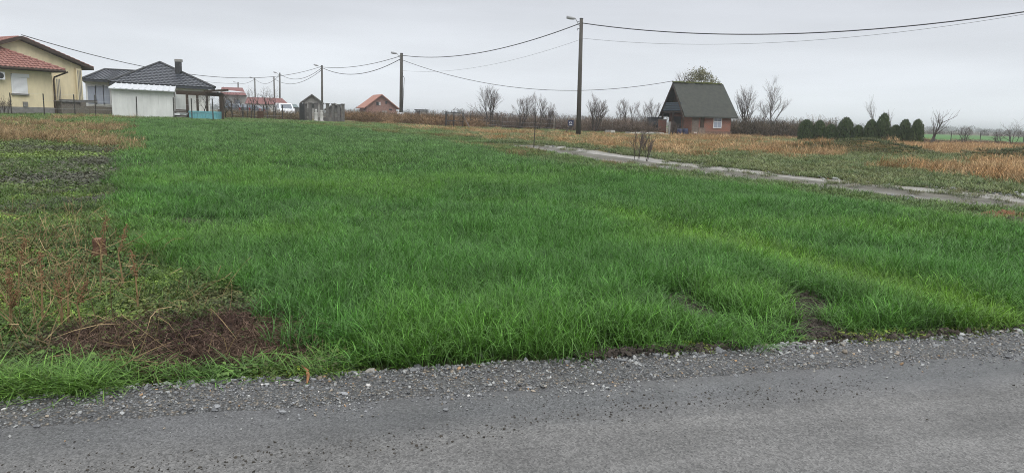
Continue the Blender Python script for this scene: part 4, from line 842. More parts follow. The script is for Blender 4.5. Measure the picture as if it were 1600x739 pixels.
# ================================================================== POLES AND WIRES
M_pole = mat('tarred_pole', (.075, .068, .058), .85, .3, 5, .2, 20, stretch=(4, 4, .4))
M_lamp = mat('lamp_grey', (.33, .34, .35), .5, .1, 9)
M_wire = mat('black_cable', (.03, .03, .032), .6)
TOPS = {}
def pole(key, px_b, py_b, px_t, py_t, Y, r0, r1, label, lamp=None, box=False, stay=False):
    top = at(px_t, py_t, Y); b0 = at(px_b, py_b, Y); base = Vector((b0.x, Y, float(zg(b0.x, Y)) - .2)); o = thing('utility_pole', label, 'pole', base, 'utility poles along the track')
    MB().tube([base, base.lerp(top, .5), top], [r0, (r0 + r1) / 2, r1], 10).build('shaft', M_pole, o, smooth=True)
    MB().tube([top, top + Vector((0, 0, .05))], [r1 * 1.15, r1 * .9], 8).build('cap', M_darkm, o)
    for k, dz in enumerate((.25, .75)): MB().tube([top + Vector((-.05, 0, -dz)), top + Vector((-.26, -.02, -dz + .04)), top + Vector((-.27, -.02, -dz - .1))], .025, 5).build('cable_bracket', M_darkm, o)
    if lamp:
        dx, dz = lamp; st_ = top + Vector((-r1, 0, -.5)); en = top + Vector((dx * .45, -.1, -.28 * dz)); ar = MB().tube([st_, en], .03, 6).build('lamp_arm', M_lamp, o)
        hd = top + Vector((dx, -.15, dz)); dv = (hd - en).normalized(); mbh = MB(); mbh.tube([en, en + dv * .15, en + dv * .42, en + dv * .68, hd], [.05, .10, .13, .10, .04], 8); mbh.build('lamp_head', M_lamp, ar, smooth=True)
    if box:
        bb = base + Vector((-.02, -.30, .9)); bo = MB().box(bb, (.66, .34, .82)).build('meter_box', M_white, o); MB().box(bb + Vector((0, 0, -.66)), (.46, .3, .5)).build('box_plinth', M_conc, bo)
        for dx in (-.14, .14): MB().tube([bb + Vector((dx, -.18, .2)), bb + Vector((dx, -.16, .2))], .07, 10).build('meter_window', M_darkm, bo)
        MB().box(bb + Vector((.02, -.18, -.16)), (.16, .02, .09), rz=0).build('warning_plate', M_darkm, bo)
        MB().tube([top + Vector((.2, -.1, -2.5)), base + Vector((.38, -.12, 5.2)), base + Vector((.30, -.12, 3.5)), base + Vector((.2, -.16, 1.3))], .03, 5).build('riser_cable', M_wire, o)
    if stay:
        MB().tube([base + Vector((-1.45, -.2, .2)), base + Vector((-.1, -.12, 2.0))], .09, 6).build('brace', M_pole, o)
    TOPS[key] = top; return o
pole('p1', 903.5, 213, 908.5, 30, 55.7, .19, .13, 'tallest tarred utility pole with street lamp, nearest to the road', (-1.0, .05), stay=False)
pole('p2', 626.5, 193, 627.5, 84, 84, .22, .16, 'thick utility pole with white meter box at its foot', (-1.15, .05), True)
pole('p3', 503.5, 190, 503, 103, 112, .17, .13, 'utility pole with lamp behind the concrete fence posts', (-1.2, .12))
pole('p4', 437.5, 184, 437.2, 114.5, 140, .17, .12, 'utility pole with lamp standing by the white van', (-1.1, .15))
pole('p5', 429.5, 184, 428, 121, 160, .18, .13, 'slim lampless utility pole just left of the white van', None)
pole('p6', 399.5, 184, 398, 122, 172, .18, .13, 'distant utility pole with lamp above the long red roof', (-1.0, .1))
pole('p7', 372.5, 182, 372, 129, 198, .2, .15, 'farthest utility pole with lamp by the pinkish roofed house', (-1.2, .1))
def wire(a, b, sag, r, label, n=26):
    a, b = Vector(a), Vector(b); pts = [a.lerp(b, k / n) - Vector((0, 0, sag * 4 * (k / n) * (1 - k / n))) for k in range(n + 1)]
    o = MB().tube(pts, r, 5).build('overhead_cable', M_wire); return tag(o, label, 'cable', 'overhead cables')
tp_ = lambda k, dz=-.3, dx=0.0: TOPS[k] + Vector((dx, -.02, dz))
wire(tp_('p1', -.3), Vector((33.5, 36.5, 9.25)), 1.6, .035, 'thick black cable leaving the tallest pole towards the right edge')
wire(tp_('p1', -1.4), Vector((33.5, 36.5, 9.3)), 1.5, .009, 'thin cable below the thick one, right of the tallest pole')
wire(tp_('p1', -.3), tp_('p2', -.2), 1.05, .035, 'thick black cable between the tallest pole and the meter box pole')
wire(tp_('p1', -1.5), tp_('p2', -1.9), .9, .008, 'thin lower cable between the tallest pole and the meter box pole')
wire(tp_('p2', -.25), tp_('p3', -.2), .55, .032, 'upper cable between the meter box pole and the next pole left')
wire(tp_('p2', -.55), tp_('p3', -.3), 1.35, .04, 'lower sagging cable between the meter box pole and the next pole left')
wire(tp_('p3', -.3), tp_('p4', -.2), 1.3, .035, 'sagging cable between the lamp pole by the posts and the pole by the van')
wire(tp_('p3', -.6), tp_('p5', -.3), 1.6, .035, 'second sagging cable left of the pole behind concrete posts')
wire(tp_('p4', -.3), tp_('p6', -.2), 1.4, .035, 'cable above the long red roof between two distant poles')
wire(tp_('p6', -.3), tp_('p7', -.2), .5, .035, 'cable between the two farthest poles')
wire(tp_('p7', -.3), at(300, 124, 225), .4, .035, 'farthest cable running left behind the pale house')
wire(tp_('p3', -.1), pk + Vector((.3, 0, .1)), 2.3, .028, 'long service cable running from the lamp pole to the yellow house')
wire(tp_('p2', -.7), T(-1.0, Wc / 2, Hr + .1), 2.0, .026, 'service cable dipping from the meter box pole to the brick cabin')

# ================================================================== FENCES, GATES, SIGNS
M_post = mat('pale_stake', (.33, .31, .27), .9, .2, 6); M_dpost = mat('dark_post', (.05, .046, .042), .85, .25, 8)
def fence(name, label, pts, h, m, wires_=(.35, .7, .98), r=.035):
    a = Vector(pts[0]); o = thing(name, label, 'fence', a); tops = []
    for p in pts:
        p = Vector(p); MB().tube([p - Vector((0, 0, .2)), p + Vector((random.gauss(0, .02), 0, h))], r, 6).build('post', m, o); tops.append(p)
    for f in wires_: MB().tube([p + Vector((0, -.04, h * f)) for p in tops], .0025, 4).build('wire', M_galv, o)
    return o
YF = 47.6
fence('wire_fence', 'thin wire fence on dark posts before the white shed', [gpt(px, YF) for px in (19, 70, 118, 150, 214, 272, 300, 333)], 1.45, M_dpost)
fence('post_fence', 'black posts with wire in front of the fruit trees and dark car', [gpt(px, 60) for px in (363, 380, 387, 398, 412, 428, 441)], 1.25, M_dpost, (.3, .6, .95), .045)
fence('orchard_fence', 'long thin post and wire fence before the brown orchard', [gpt(px, 70) for px in (735, 760, 786, 812, 836, 868)] , 1.3, M_dpost, (.3, .6, .95), .03)
fence('meadow_fence', 'wire fence on thin dark posts far right beyond the clipped conifers', [gpt(px, 66) for px in (1445, 1465, 1490, 1512, 1536, 1560, 1582, 1604)], 1.25, M_dpost, (.35, .9), .03)
# concrete fence with gate posts
cf = thing('concrete_fence', 'old concrete fence posts with slabs in front of the small huts', 'fence', gpt(500, 64)); z0 = parent_world(cf).z; xs = [477, 485, 494, 503, 512, 521, 530, 536]
for k, px in enumerate(xs):
    q = gpt(px, 64); h = 1.45 + random.uniform(-.1, .12); MB().box((q.x, 64, q.z + h / 2 - .1), (.24, .24, h + .2)).build('post', M_dconc, cf); MB().box((q.x, 64, q.z + h + .02), (.32, .32, .07)).build('post_cap', M_dconc, cf)
    if k < len(xs) - 1 and k not in (1,):
        q2 = gpt(xs[k + 1], 64)
        for j in range(3 if k in (0, 5) else (2 if k % 2 else 1)): MB().box(((q.x + q2.x) / 2, 64.03, q.z + .2 + .36 * j), (q2.x - q.x - .2, .06, .33)).build('slab', M_dconc if (j + k) % 2 else M_pl, cf)
gt = thing('dark_gate_panel', 'dark metal gate leaf at the left end of the concrete fence', 'gate', gpt(471.5, 63.5)); z0 = parent_world(gt).z; a, b_ = gpt(468, 63.5), gpt(476, 63.5)
for k in range(5): xk = a.x + (b_.x - a.x) * (k + .5) / 5; MB().box((xk, 63.5, z0 + .75), ((b_.x - a.x) / 5 * .93, .04, 1.45)).build('board', M_darkm, gt)
for z in (.2, 1.35): MB().box(((a.x + b_.x) / 2, 63.54, z0 + z), (b_.x - a.x, .04, .07)).build('rail', M_darkm, gt)
M_fig = mat('weathered_white_stone', (.42, .42, .40), .9, .15, 8)
for px, h, lb in ((494, 1.05, 'taller pale stone figure before the concrete fence, left of two'), (502.5, .95, 'shorter pale stone figure before the concrete fence, right of two')):
    q = gpt(px, 62.5); MB().lathe(q, [(.19, 0), (.19, .12), (.13, .15), (.16, .45), (.13, .62), (.17, .72), (.07, .8), (.11, .88), (.10, .98), (.02, h)], 10).build('stone_figure', M_fig, base=q, smooth=True); tag([o_ for o_ in C.objects if o_.name.startswith('stone_figure')][-1], lb, 'statue')
# dark metal gate frame by the track
gf_ = thing('metal_gate_frame', 'dark metal gate frame standing among brown weeds', 'gate', gpt(697, 62)); q0, q1, q2 = gpt(697, 62), gpt(709, 63), gpt(723.5, 64.5)
for q, h, r in ((q0, 1.4, .07), (q1, 1.38, .045), (q2, 1.36, .055)): MB().tube([q - Vector((0, 0, .2)), q + Vector((0, 0, h))], r, 6).build('post', M_darkm, gf_)
for z in (1.34, .62): MB().tube([q0 + Vector((0, 0, z)), q1 + Vector((0, 0, z)), q2 + Vector((0, 0, z - .03))], .035, 5).build('rail', M_darkm, gf_)
for k in range(1, 14): p = q0.lerp(q2, k / 14); MB().tube([p + Vector((0, 0, .3)), p + Vector((0, 0, 1.33))], .012, 4).build('bar', M_darkm, gf_)
br = gpt(735, 63); MB().tube([q2 + Vector((0, 0, 1.2)), br], .03, 5).build('brace', M_dconc, gf_)
# blue house-number style board on a post
M_blue = mat('blue_enamel', (.025, .032, .075), .5); sgo = thing('blue_sign', 'small blue sign board with white marks left of the tallest pole', 'sign', gpt(893, 60)); q = parent_world(sgo)
sp_ = MB().tube([q - Vector((0, 0, .2)), q + Vector((0, 0, 1.15))], .035, 6).build('post', M_dpost, sgo); zc = at(891.5, 192.5, 59.9).z; bo = MB().box((q.x - .05, 59.9, zc), (.46, .05, .46)).build('board', M_blue, sgo)
for (dx, dz, w_, h_) in ((-.02, .07, .2, .035), (.08, .02, .05, .09), (-.1, .02, .05, .07), (0, -.12, .24, .06)): MB().box((q.x - .05 + dx, 59.868, zc + dz), (w_, .012, h_)).build('white_mark', M_white, bo)
MB().tube([gpt(882, 59.5) + Vector((0, 0, 0)), q + Vector((-.05, 0, .75))], .06, 5).build('brace', M_dpost, sgo)
# vineyard stakes behind the brush
rv = random.Random(4)
for k in range(26):
    px = 735 + k * 9.4 + rv.uniform(-3, 3); q = gpt(px, rv.uniform(74, 92)); h = rv.uniform(1.4, 1.75)
    o = MB().tube([q - Vector((0, 0, .2)), q + Vector((rv.gauss(0, .05), 0, h))], .04, 5).build('vineyard_stake', M_post, base=q); tag(o, 'pale wooden vineyard stake among the brown brush behind the track', 'stake', 'vineyard stakes in the brush')
# barrel
q = gpt(407.5, 59.3); bar = thing('rusty_barrel', 'rusty brown barrel standing before the fruit trees', 'barrel', q); M_rust = mat('rust', (.075, .042, .028), .9, .35, 8)
MB().lathe(q, [(.24, 0), (.26, .02), (.26, .24), (.275, .26), (.26, .28), (.26, .5), (.275, .52), (.26, .54), (.26, .76), (.24, .78)], 16).build('drum', M_rust, bar, smooth=False); MB().tube([q + Vector((.02, -.1, .775)), q + Vector((.02, -.1, .84))], .06, 8).build('bung', M_conc, bar)
# junk by the cabin
M_ltsl = mat('pale_slab', (.50, .49, .46), .85, .2, 4)
for px0, px1, Y, zt, lb in ((978, 1046, 69, .16, 'row of pale paving slabs lying before the brick cabin'), (946, 962, 70, .24, 'short pile of pale slabs left of the cabin yard')):
    o = thing('slab_row', lb, 'slabs', gpt((px0 + px1) / 2, Y)); n_ = int((px1 - px0) / 7)
    for k in range(n_):
        a = gpt(px0 + (px1 - px0) * (k + .5) / n_, Y + random.uniform(-.2, .2)); MB().box(a + Vector((0, 0, zt + random.uniform(-.03, .05))), (.42, .5, .12 + zt * .5), rz=random.gauss(0, .15)).build('slab', M_ltsl if k % 3 else M_conc, o)
q = gpt(1047, 67); o = thing('grey_concrete_post', 'short grey concrete post before the cabin porch', 'post', q); MB().box(q + Vector((0, 0, .55)), (.16, .16, 1.4)).build('shaft', M_conc, o); MB().box(q + Vector((0, 0, 1.27)), (.19, .19, .06)).build('cap', M_conc, o)
for k, (px, Y, s, lb, m) in enumerate(((1063, 69.6, .42, 'dark blue drum beside the cabin porch, left one', M_blue), (1072, 69.8, .46, 'dark blue drum beside the cabin porch, right one', M_blue), (1088, 67.5, .24, 'small red and white bucket before the cabin', M_pink))):
    q = gpt(px, Y); o = thing('drum' if k < 2 else 'bucket', lb, 'drum' if k < 2 else 'bucket', q); MB().lathe(q, [(s * .5, 0), (s * .62, s * .5), (s * .62, s * 1.3), (s * .55, s * 1.6)], 12).build('body', m, o, smooth=True); MB().lathe(q + Vector((0, 0, s * 1.6)), [(s * .58, 0), (s * .5, .05)], 12).build('rim', M_white if k == 2 else M_darkm, o)

# ================================================================== VEHICLES
M_carw = mat('white_car_paint', (.70, .72, .74), .25, spec=.6); M_card = mat('grey_car_paint', (.065, .072, .085), .3, spec=.6); M_tyre = mat('tyre_rubber', (.02, .02, .021), .85); M_rim = mat('wheel_rim', (.35, .36, .37), .35, metal=.6); M_red = mat('tail_lamp', (.25, .02, .02), .3); M_head = mat('headlamp', (.55, .57, .6), .15)
def vehicle(name, label, cat, px, Y, rz, prof, glassprof, Wd, wheels, wr_, paint, boxy):
    g0 = gpt(px, Y); o = thing(name, label, cat, g0); R = Matrix.Rotation(rz, 3, 'Z'); T = lambda p: R @ Vector(p) + g0
    mb = MB(); n_ = len(prof); secs = [(-1, .86), (-.9, 1.0), (.9, 1.0), (1, .86)]; vs = []
    zm = max(p[1] for p in prof)
    for (s, sq) in secs:
        for (x_, z_) in prof:
            tum = 1 - .17 * max(0, (z_ - .95) / (zm - .95)) ** 1.2 * (1 if not boxy else .6)
            vs.append(T((x_ * (1 - (1 - sq) * .12), s * Wd / 2 * tum, z_ if sq == 1 else .25 + (z_ - .25) * (.97 if z_ > .5 else 1))))
    fs = [(a * n_ + k, a * n_ + (k + 1) % n_, (a + 1) * n_ + (k + 1) % n_, (a + 1) * n_ + k) for a in range(3) for k in range(n_)] + [tuple(range(n_ - 1, -1, -1)), tuple(3 * n_ + k for k in range(n_))]
    body = mb.add(vs, fs).build('body', paint, o, smooth=False)
    for s in (-1, 1):
        for poly in glassprof['side']:
            w_ = MB(); pts = [T((x_, s * (Wd / 2 * (1 - .17 * max(0, (z_ - .95) / (zm - .95)) ** 1.2 * (1 if not boxy else .6)) + .012), z_)) for x_, z_ in poly]
            w_.prism(pts, R @ Vector((0, -s * .03, 0))).build('side_window', M_glass, o)
    for nm, (xa, za, xb, zb_) in (('windscreen', glassprof['front']), ('rear_window', glassprof['rear'])):
        hw_ = Wd / 2 * .80; d_ = Vector((zb_ - za, 0, -(xb - xa))).normalized(); d_ = d_ if d_.x * (1 if nm == 'windscreen' else -1) > 0 else -d_
        pts = [T(Vector((xa, -hw_, za)) + d_ * .02), T(Vector((xa, hw_, za)) + d_ * .02), T(Vector((xb, hw_ * .9, zb_)) + d_ * .02), T(Vector((xb, -hw_ * .9, zb_)) + d_ * .02)]
        MB().prism(pts, -(R @ d_) * .03).build(nm, M_glass, o)
    for x_ in wheels:
        for s in (-1, 1):
            c = T((x_, s * (Wd / 2 - .1), wr_)); ax = R @ Vector((0, s, 0)); wm = MB().tube([c - ax * .1, c - ax * .08, c + ax * .11, c + ax * .13], [wr_ * .9, wr_, wr_, wr_ * .88], 18).build('wheel', M_tyre, o); MB().tube([c + ax * .12, c + ax * .145], [wr_ * .62, wr_ * .5], 14).build('rim', M_rim, wm)
    xf = max(p[0] for p in prof); xr = min(p[0] for p in prof)
    for s in (-1, 1):
        MB().box(T((xf - .10, s * Wd * .36, .74)), (.24, .38, .17), rz=rz).build('headlight', M_head, o); MB().box(T((xr + .05, s * Wd * .42, .85)), (.14, .16, .35), rz=rz).build('tail_light', M_red, o)
        MB().box(T((glassprof['front'][0] - .25, s * (Wd / 2 + .1), 1.05)), (.1, .2, .16), rz=rz).build('wing_mirror', paint, o)
    MB().box(T((xf - .01, 0, .42)), (.08, Wd * .7, .2), rz=rz).build('grille', M_darkm, o); MB().box(T((xf + .025, 0, .5)), (.02, .5, .11), rz=rz).build('number_plate', M_white, o)
    return o
van_p = [(2.15, .25), (2.2, .55), (2.12, .82), (1.75, 1.0), (1.45, 1.08), (.75, 1.68), (.5, 1.78), (-1.9, 1.8), (-2.12, 1.65), (-2.2, 1.0), (-2.2, .3)]
vehicle('white_van', 'white compact van parked beyond the fruit trees', 'van', 445, 95, RA(-62), van_p, {'front': (1.42, 1.1, .78, 1.64), 'rear': (-2.19, 1.05, -2.13, 1.6), 'side': [[(1.25, 1.08), (.72, 1.58), (.2, 1.62), (.2, 1.06)], [(.1, 1.06), (.1, 1.62), (-.75, 1.62), (-.75, 1.06)]]}, 1.82, (1.35, -1.35), .32, M_carw, True)
car_p = [(2.25, .25), (2.3, .5), (2.2, .72), (1.3, .88), (.95, .95), (.2, 1.4), (0, 1.46), (-1.4, 1.47), (-1.8, 1.36), (-2.2, .98), (-2.28, .6), (-2.25, .25)]
vehicle('grey_estate_car', 'dark grey estate car parked behind the bare fruit trees', 'car', 383, 92, RA(178), car_p, {'front': (.98, .97, .22, 1.4), 'rear': (-2.17, 1.02, -1.83, 1.34), 'side': [[(.75, .98), (.15, 1.34), (-.35, 1.38), (-.35, .97)], [(-.43, .97), (-.43, 1.38), (-1.2, 1.38), (-1.2, .97)], [(-1.28, .97), (-1.28, 1.37), (-1.7, 1.28), (-1.95, .98)]]}, 1.76, (1.4, -1.35), .31, M_card, False)
vehicle('dark_hatchback', 'small dark hatchback half hidden behind fruit trees by the shelter', 'car', 366, 88, RA(150), [(p[0] * .85, p[1]) for p in car_p], {'front': (.83, .97, .19, 1.4), 'rear': (-1.85, 1.02, -1.56, 1.34), 'side': [[(.64, .98), (.13, 1.34), (-.3, 1.38), (-.3, .97)], [(-.38, .97), (-.38, 1.38), (-1.1, 1.38), (-1.3, .97)]]}, 1.7, (1.2, -1.15), .3, M_card, False)

# ================================================================== TREES
M_bark = mat('grey_bark', (.085, .075, .066), .9, .25, 6); M_twig = mat('brown_twig', (.10, .078, .070), .9, .2, 5); M_dbark = mat('dark_bark', (.055, .047, .042), .9, .25, 6)
def grow(big, small, p, d, ln, rad, depth, r, maxd, spread, up, kids, kmin=.35):
    n_ = 5; pts = [p.copy()]; rr = [rad]
    for k in range(n_):
        d = (d + Vector((r.gauss(0, .11), r.gauss(0, .11), r.gauss(0, .05) + up * .10))).normalized(); p = p + d * ln / n_; pts.append(p.copy()); rr.append(max(.0045, rad * (1 - .6 * (k + 1) / n_)))
    (big if depth < 2 else small).tube(pts, rr, 6 if depth == 0 else (4 if depth < 2 else 3), cap=depth == 0)
    if depth >= maxd: return
    for i in range(kids if depth else kids + 2):
        f = kmin + (1 - kmin) * (i + r.random()) / (kids + (0 if depth else 2)); j = min(n_ - 1, int(f * n_)); q = pts[j].lerp(pts[j + 1], f * n_ - j)
        az = r.random() * 6.283; an_ = r.uniform(.35, .75) * spread; a = d.cross(Vector((math.cos(az), math.sin(az), .2))).normalized(); nd = (d * math.cos(an_) + a * math.sin(an_)).normalized()
        grow(big, small, q, nd, ln * r.uniform(.5, .75) * (1.15 - .4 * f), rr[j] * .62, depth + 1, r, maxd, spread, up, kids)
def bare_tree(label, px, Y, h, rad=.08, stems=1, spread=1.0, up=.6, kids=4, maxd=3, seed=0, group=None, m=None, name='bare_tree', kmin=.35, cat='tree', lean=0.0):
    r = random.Random(seed + 100); q = gpt(px, Y); o = thing(name, label, cat, q, group); big, small = MB(), MB()
    for s_ in range(stems):
        a = r.random() * 6.283; t_ = 0 if stems == 1 else r.uniform(.12, .4); d = Vector((math.cos(a) * t_ + lean, math.sin(a) * t_, 1)).normalized()
        grow(big, small, q + Vector((math.cos(a) * .08, math.sin(a) * .08, -.1)) * (1 if stems > 1 else 1), d, h * r.uniform(.58, .68), rad * r.uniform(.7, 1), 0, r, maxd, spread, up, kids, kmin)
    big.build('trunk', m or M_bark, o); small.build('crown', M_twig, o); return o
# fruit trees between shelter and van
for i, (px, Y, h, lb) in enumerate(((352, 57, 2.6, 'bare fruit tree beside the right post of the shelter'), (364, 59, 2.7, 'bare fruit tree in front of the dark hatchback'), (378, 62, 2.5, 'bare fruit tree in front of the grey estate car'), (392, 60, 2.9, 'bare fruit tree left of the rusty barrel'), (417, 61, 2.9, 'bare fruit tree right of the rusty barrel'), (430, 64, 2.6, 'bare fruit tree left of the white van'), (318, 54, 2.3, 'bare shrub tree behind the turquoise crate'))):
    bare_tree(lb, px, Y, h, .06, 1, 1.25, .5, 4, 3, i, 'bare fruit trees by the shelter', M_dbark, 'fruit_tree', .3)
# orchard behind the track
for i, (px, Y, h, st_, lb) in enumerate(((768, 72, 4.0, 4, 'tallest bare orchard tree, fanned stems, right of the gate frame'), (811, 72, 3.3, 3, 'bare orchard tree second to the right of the gate frame'), (843, 74, 3.6, 2, 'slender bare orchard tree left of the blue sign'), (857, 76, 2.7, 3, 'low bare orchard tree just left of the blue sign'), (930, 72, 3.4, 5, 'dense bare tree right of the tallest pole'), (968, 76, 3.4, 1, 'thin bare tree second right of the tallest pole'), (985, 76, 3.8, 2, 'thin bare tree third right of the tallest pole'), (1019, 78, 3.6, 4, 'bare tree beside the grey lean-to'), (1050, 66, 1.5, 2, 'short bare shrub before the cabin porch'))):
    bare_tree(lb, px, Y, h, .055, st_, .8, .8, 5, 3, 20 + i, 'bare orchard trees beyond the track', M_dbark, 'orchard_tree', .25)
bare_tree('bare tree with several stems just right of the cabin', 1168, 76, 4.9, .10, 3, .75, .8, 5, 3, 41, None, M_bark)
bare_tree('tall slender bare tree standing right of the multi-stemmed tree', 1206, 76, 5.3, .10, 1, .8, .75, 7, 3, 43, None, M_bark, kmin=.22)
bare_tree('small thin bare sapling between the two trees by the cabin', 1187, 77, 3.6, .05, 1, .8, .7, 5, 3, 45, None, M_bark)
bare_tree('thin bare sapling rising behind the clipped conifers, left one', 1370, 72, 4.6, .05, 1, .35, .9, 6, 2, 46, None, M_bark)
bare_tree('thin bare sapling rising behind the clipped conifers, right one', 1403, 72, 3.9, .05, 1, .4, .9, 6, 2, 47, None, M_bark)
bare_tree('leaning bare tree at the right end of the conifer row', 1455, 60, 3.8, .09, 2, .9, .5, 3, 2, 52, None, M_bark, lean=.25)
for i, (px, h, lb) in enumerate(((1513, 2.0, 'low spreading bare shrub before the green field at far right'), (1567, 1.7, 'small bare shrub by the fence near the right edge'), (1585, 2.6, 'upright bare sapling by the fence at the right edge'))): bare_tree(lb, px, 64, h, .04, 3, 1.2, .3, 4, 2, 60 + i, None, M_dbark, 'bare_shrub', cat='shrub')
for i, (px, Y, h, lb) in enumerate(((998, 27.2, 1.35, 'dry twiggy sapling at the near edge of the track, left of two'), (1013, 27.0, 1.15, 'dry twiggy sapling at the near edge of the track, right of two'))): bare_tree(lb, px, Y, h, .014, 3, .6, .8, 5, 2, 70 + i, None, M_dbark, 'dry_sapling', .2, 'sapling')
q = gpt(835.5, 33); tag(MB().tube([q - Vector((0, 0, .1)), q + Vector((.02, 0, .7)), q + Vector((.05, 0, 1.5))], [.025, .022, .015], 6).build('marker_stick', M_dbark, base=q), 'thin upright stick at the end of the dirt track', 'stick')
for i, (px, h) in enumerate(((10, 1.3), (4, 1.1))): bare_tree(('taller' if i == 0 else 'shorter') + ' bare shrub before the shuttered yellow wall', px, 46.5, h, .02, 4, .8, .8, 4, 2, 80 + i, None, M_dbark, 'bare_shrub', cat='shrub')
# leafy pale tree behind the cabin
def leafy(label, px, Y, h, cz, rx, rz_, n, col, seed):
    r = random.Random(seed); q = gpt(px, Y); o = thing('leafy_tree', label, 'tree', q); big, small = MB(), MB(); grow(big, small, q, Vector((0, 0, 1)), h * .62, .2, 0, r, 3, .8, .5, 5); big.build('trunk', M_bark, o); small.build('branches', M_twig, o); mb = MB(); cl_ = []
    for k in range(60):
        a, b_ = r.random() * 6.283, math.acos(r.uniform(-.6, 1)); f = r.uniform(.35, 1) ** .5; cl_.append((q + Vector((rx * f * math.sin(b_) * math.cos(a), rx * f * math.sin(b_) * math.sin(a), cz + rz_ * f * math.cos(b_))), r.uniform(.15, .34)))
    for k in range(n):
        c, s_ = r.choice(cl_); p = c + Vector((r.gauss(0, s_), r.gauss(0, s_), r.gauss(0, s_ * 1.1))); a = Vector((r.gauss(0, 1), r.gauss(0, 1), r.gauss(0, 1))).normalized() * r.uniform(.05, .10); b_ = a.cross(Vector((r.gauss(0, 1), r.gauss(0, 1), 1))).normalized() * r.uniform(.03, .06); mb.add([p - a, p + b_, p + a, p - b_], [(0, 1, 2, 3)])
    mb.build('crown', mat('pale_leaf', col, .7, .3, .6), o)
leafy('olive green leafy tree rising behind the cabin roof', 1090, 84, 7.4, 5.5, 2.3, 1.8, 5200, (.16, .155, .075), 5)
# clipped conifers
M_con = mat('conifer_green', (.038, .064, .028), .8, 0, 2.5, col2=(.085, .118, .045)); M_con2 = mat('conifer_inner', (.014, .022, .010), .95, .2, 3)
def conifer_mesh(seed):
    r = random.Random(seed); mb = MB(); pr_ = [(.55, .02), (.86, .12), (1.0, .32), (.97, .55), (.80, .76), (.52, .92), (.16, 1.0)]
    def rad(z):
        for (r0, z0), (r1_, z1) in zip(pr_, pr_[1:]):
            if z0 <= z <= z1: return r0 + (r1_ - r0) * (z - z0) / (z1 - z0)
        return .1
    lump = [(r.random() * 6.283, r.random(), r.uniform(-.24, .18)) for _ in range(22)]
    for k in range(2300):
        z = r.uniform(.02, 1.0); a = r.random() * 6.283; g = sum(am * math.exp(-((math.sin((a - la) / 2) * 2) ** 2 + ((z - lz) * 3) ** 2) * 3) for la, lz, am in lump); R_ = rad(z) * (1 + g) * r.uniform(.74, 1.10) * .5
        p = Vector((math.cos(a) * R_, math.sin(a) * R_, z)); d = (Vector((math.cos(a) * .35, math.sin(a) * .35, 1)) + Vector((r.gauss(0, .25), r.gauss(0, .25), 0))).normalized(); L_ = r.uniform(.035, .095); s_ = d.cross(Vector((math.cos(a + r.gauss(0, .8)), math.sin(a + r.gauss(0, .8)), 0))).normalized() * r.uniform(.015, .035)
        mb.add([p - s_, p + s_, p + d * L_ + s_ * .3, p + d * L_ - s_ * .3], [(0, 1, 2, 3)])
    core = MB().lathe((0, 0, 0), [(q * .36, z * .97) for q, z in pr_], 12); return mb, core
protos = [conifer_mesh(s) for s in (1, 2, 3)]; pm = []
for fol, core in protos:
    f = fol.build('tmp', M_con); c = core.build('tmp', M_con2); pm.append((f.data, c.data)); bpy.data.objects.remove(f); bpy.data.objects.remove(c)
CON = [(1261, 189, 25, 'broad clipped conifer at the left end of the row'), (1282, 190, 18, 'second clipped conifer from the left end'), (1300, 196, 19, 'short clipped conifer, third from the left end'), (1323, 186, 24, 'broad pointed clipped conifer, fourth from the left end'), (1343, 197, 18, 'short clipped conifer right of the broad pointed one'), (1363, 189, 19, 'clipped conifer left of the tallest one'), (1382, 180, 20, 'tallest clipped conifer of the row'), (1401, 197, 17, 'short clipped conifer right of the tallest one'), (1416, 189, 19, 'second clipped conifer from the right end'), (1435, 189, 19, 'last clipped conifer at the right end of the row')]
for i, (px, yt, wpx, lb) in enumerate(CON):
    Y = 60 - i * .55; q = gpt(px, Y); q.z -= .1; h = at(px, yt, Y).z - q.z; o = thing('conifer', lb, 'conifer', q, 'clipped conifer row'); wd_ = wpx * Y / FPX * 1.05
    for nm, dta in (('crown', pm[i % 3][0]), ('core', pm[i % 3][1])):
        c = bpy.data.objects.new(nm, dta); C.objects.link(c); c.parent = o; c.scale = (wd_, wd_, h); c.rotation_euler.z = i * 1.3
    MB().tube([q, q + Vector((0, 0, .3))], .05, 6).build('trunk', M_dbark, o)

# ================================================================== BRUSH, THICKETS, FAR HEDGES
TW = plant_mat('brush_twig', tip=1.1, root=.8, rough=.9, spec=.1, trans=0, nscale=.6, namp=.3)
r3 = random.Random(12)
brushp = [twigs(70, .7, 1.25, .022, r3, 1.05, 1.3) for _ in range(6)]
def thicket(name, label, x0, x1, y0, y1, step, c0, c1, hlo, hhi, cond=None, dens=1.0):
    x, y = jgrid(x0, x1, y0, y1, step); u = x / y * FPX + 800; k = seen(x, y, 5) & (rng.random(x.size) < dens)
    if cond is not None: k &= cond(x, y, u)
    x, y = x[k], y[k]; n = len(x); return scatter(name, brushp, np.stack([x, y, zg(x, y) - .05], -1), rots(n, .06), sc3(n, .8, 1.2, hlo, hhi) * np.stack([np.ones(n), np.ones(n), .35 + 1.25 * fbm(x, y, 2.6, 38)], -1), mixc(c0, c1, rng.random(n)) * rng.uniform(.7, 1.2, (n, 1)), TW, label=label)
thicket('brush_thicket', 'brown leafless brush and vines behind the track and poles', -9, 15, 73, 92, .75, (.12, .092, .076), (.17, .128, .098), .55, 1.15, lambda x, y, u: (u > 725) & (u < 1018) & (fbm(x, y, 3, 33) > .46))
thicket('hedge_brush', 'grey brown leafless hedge right of the cabin', 20, 40, 75, 84, .75, (.10, .085, .065), (.14, .11, .08), .8, 1.5, lambda x, y, u: (u > 1128) & (u < 1290))
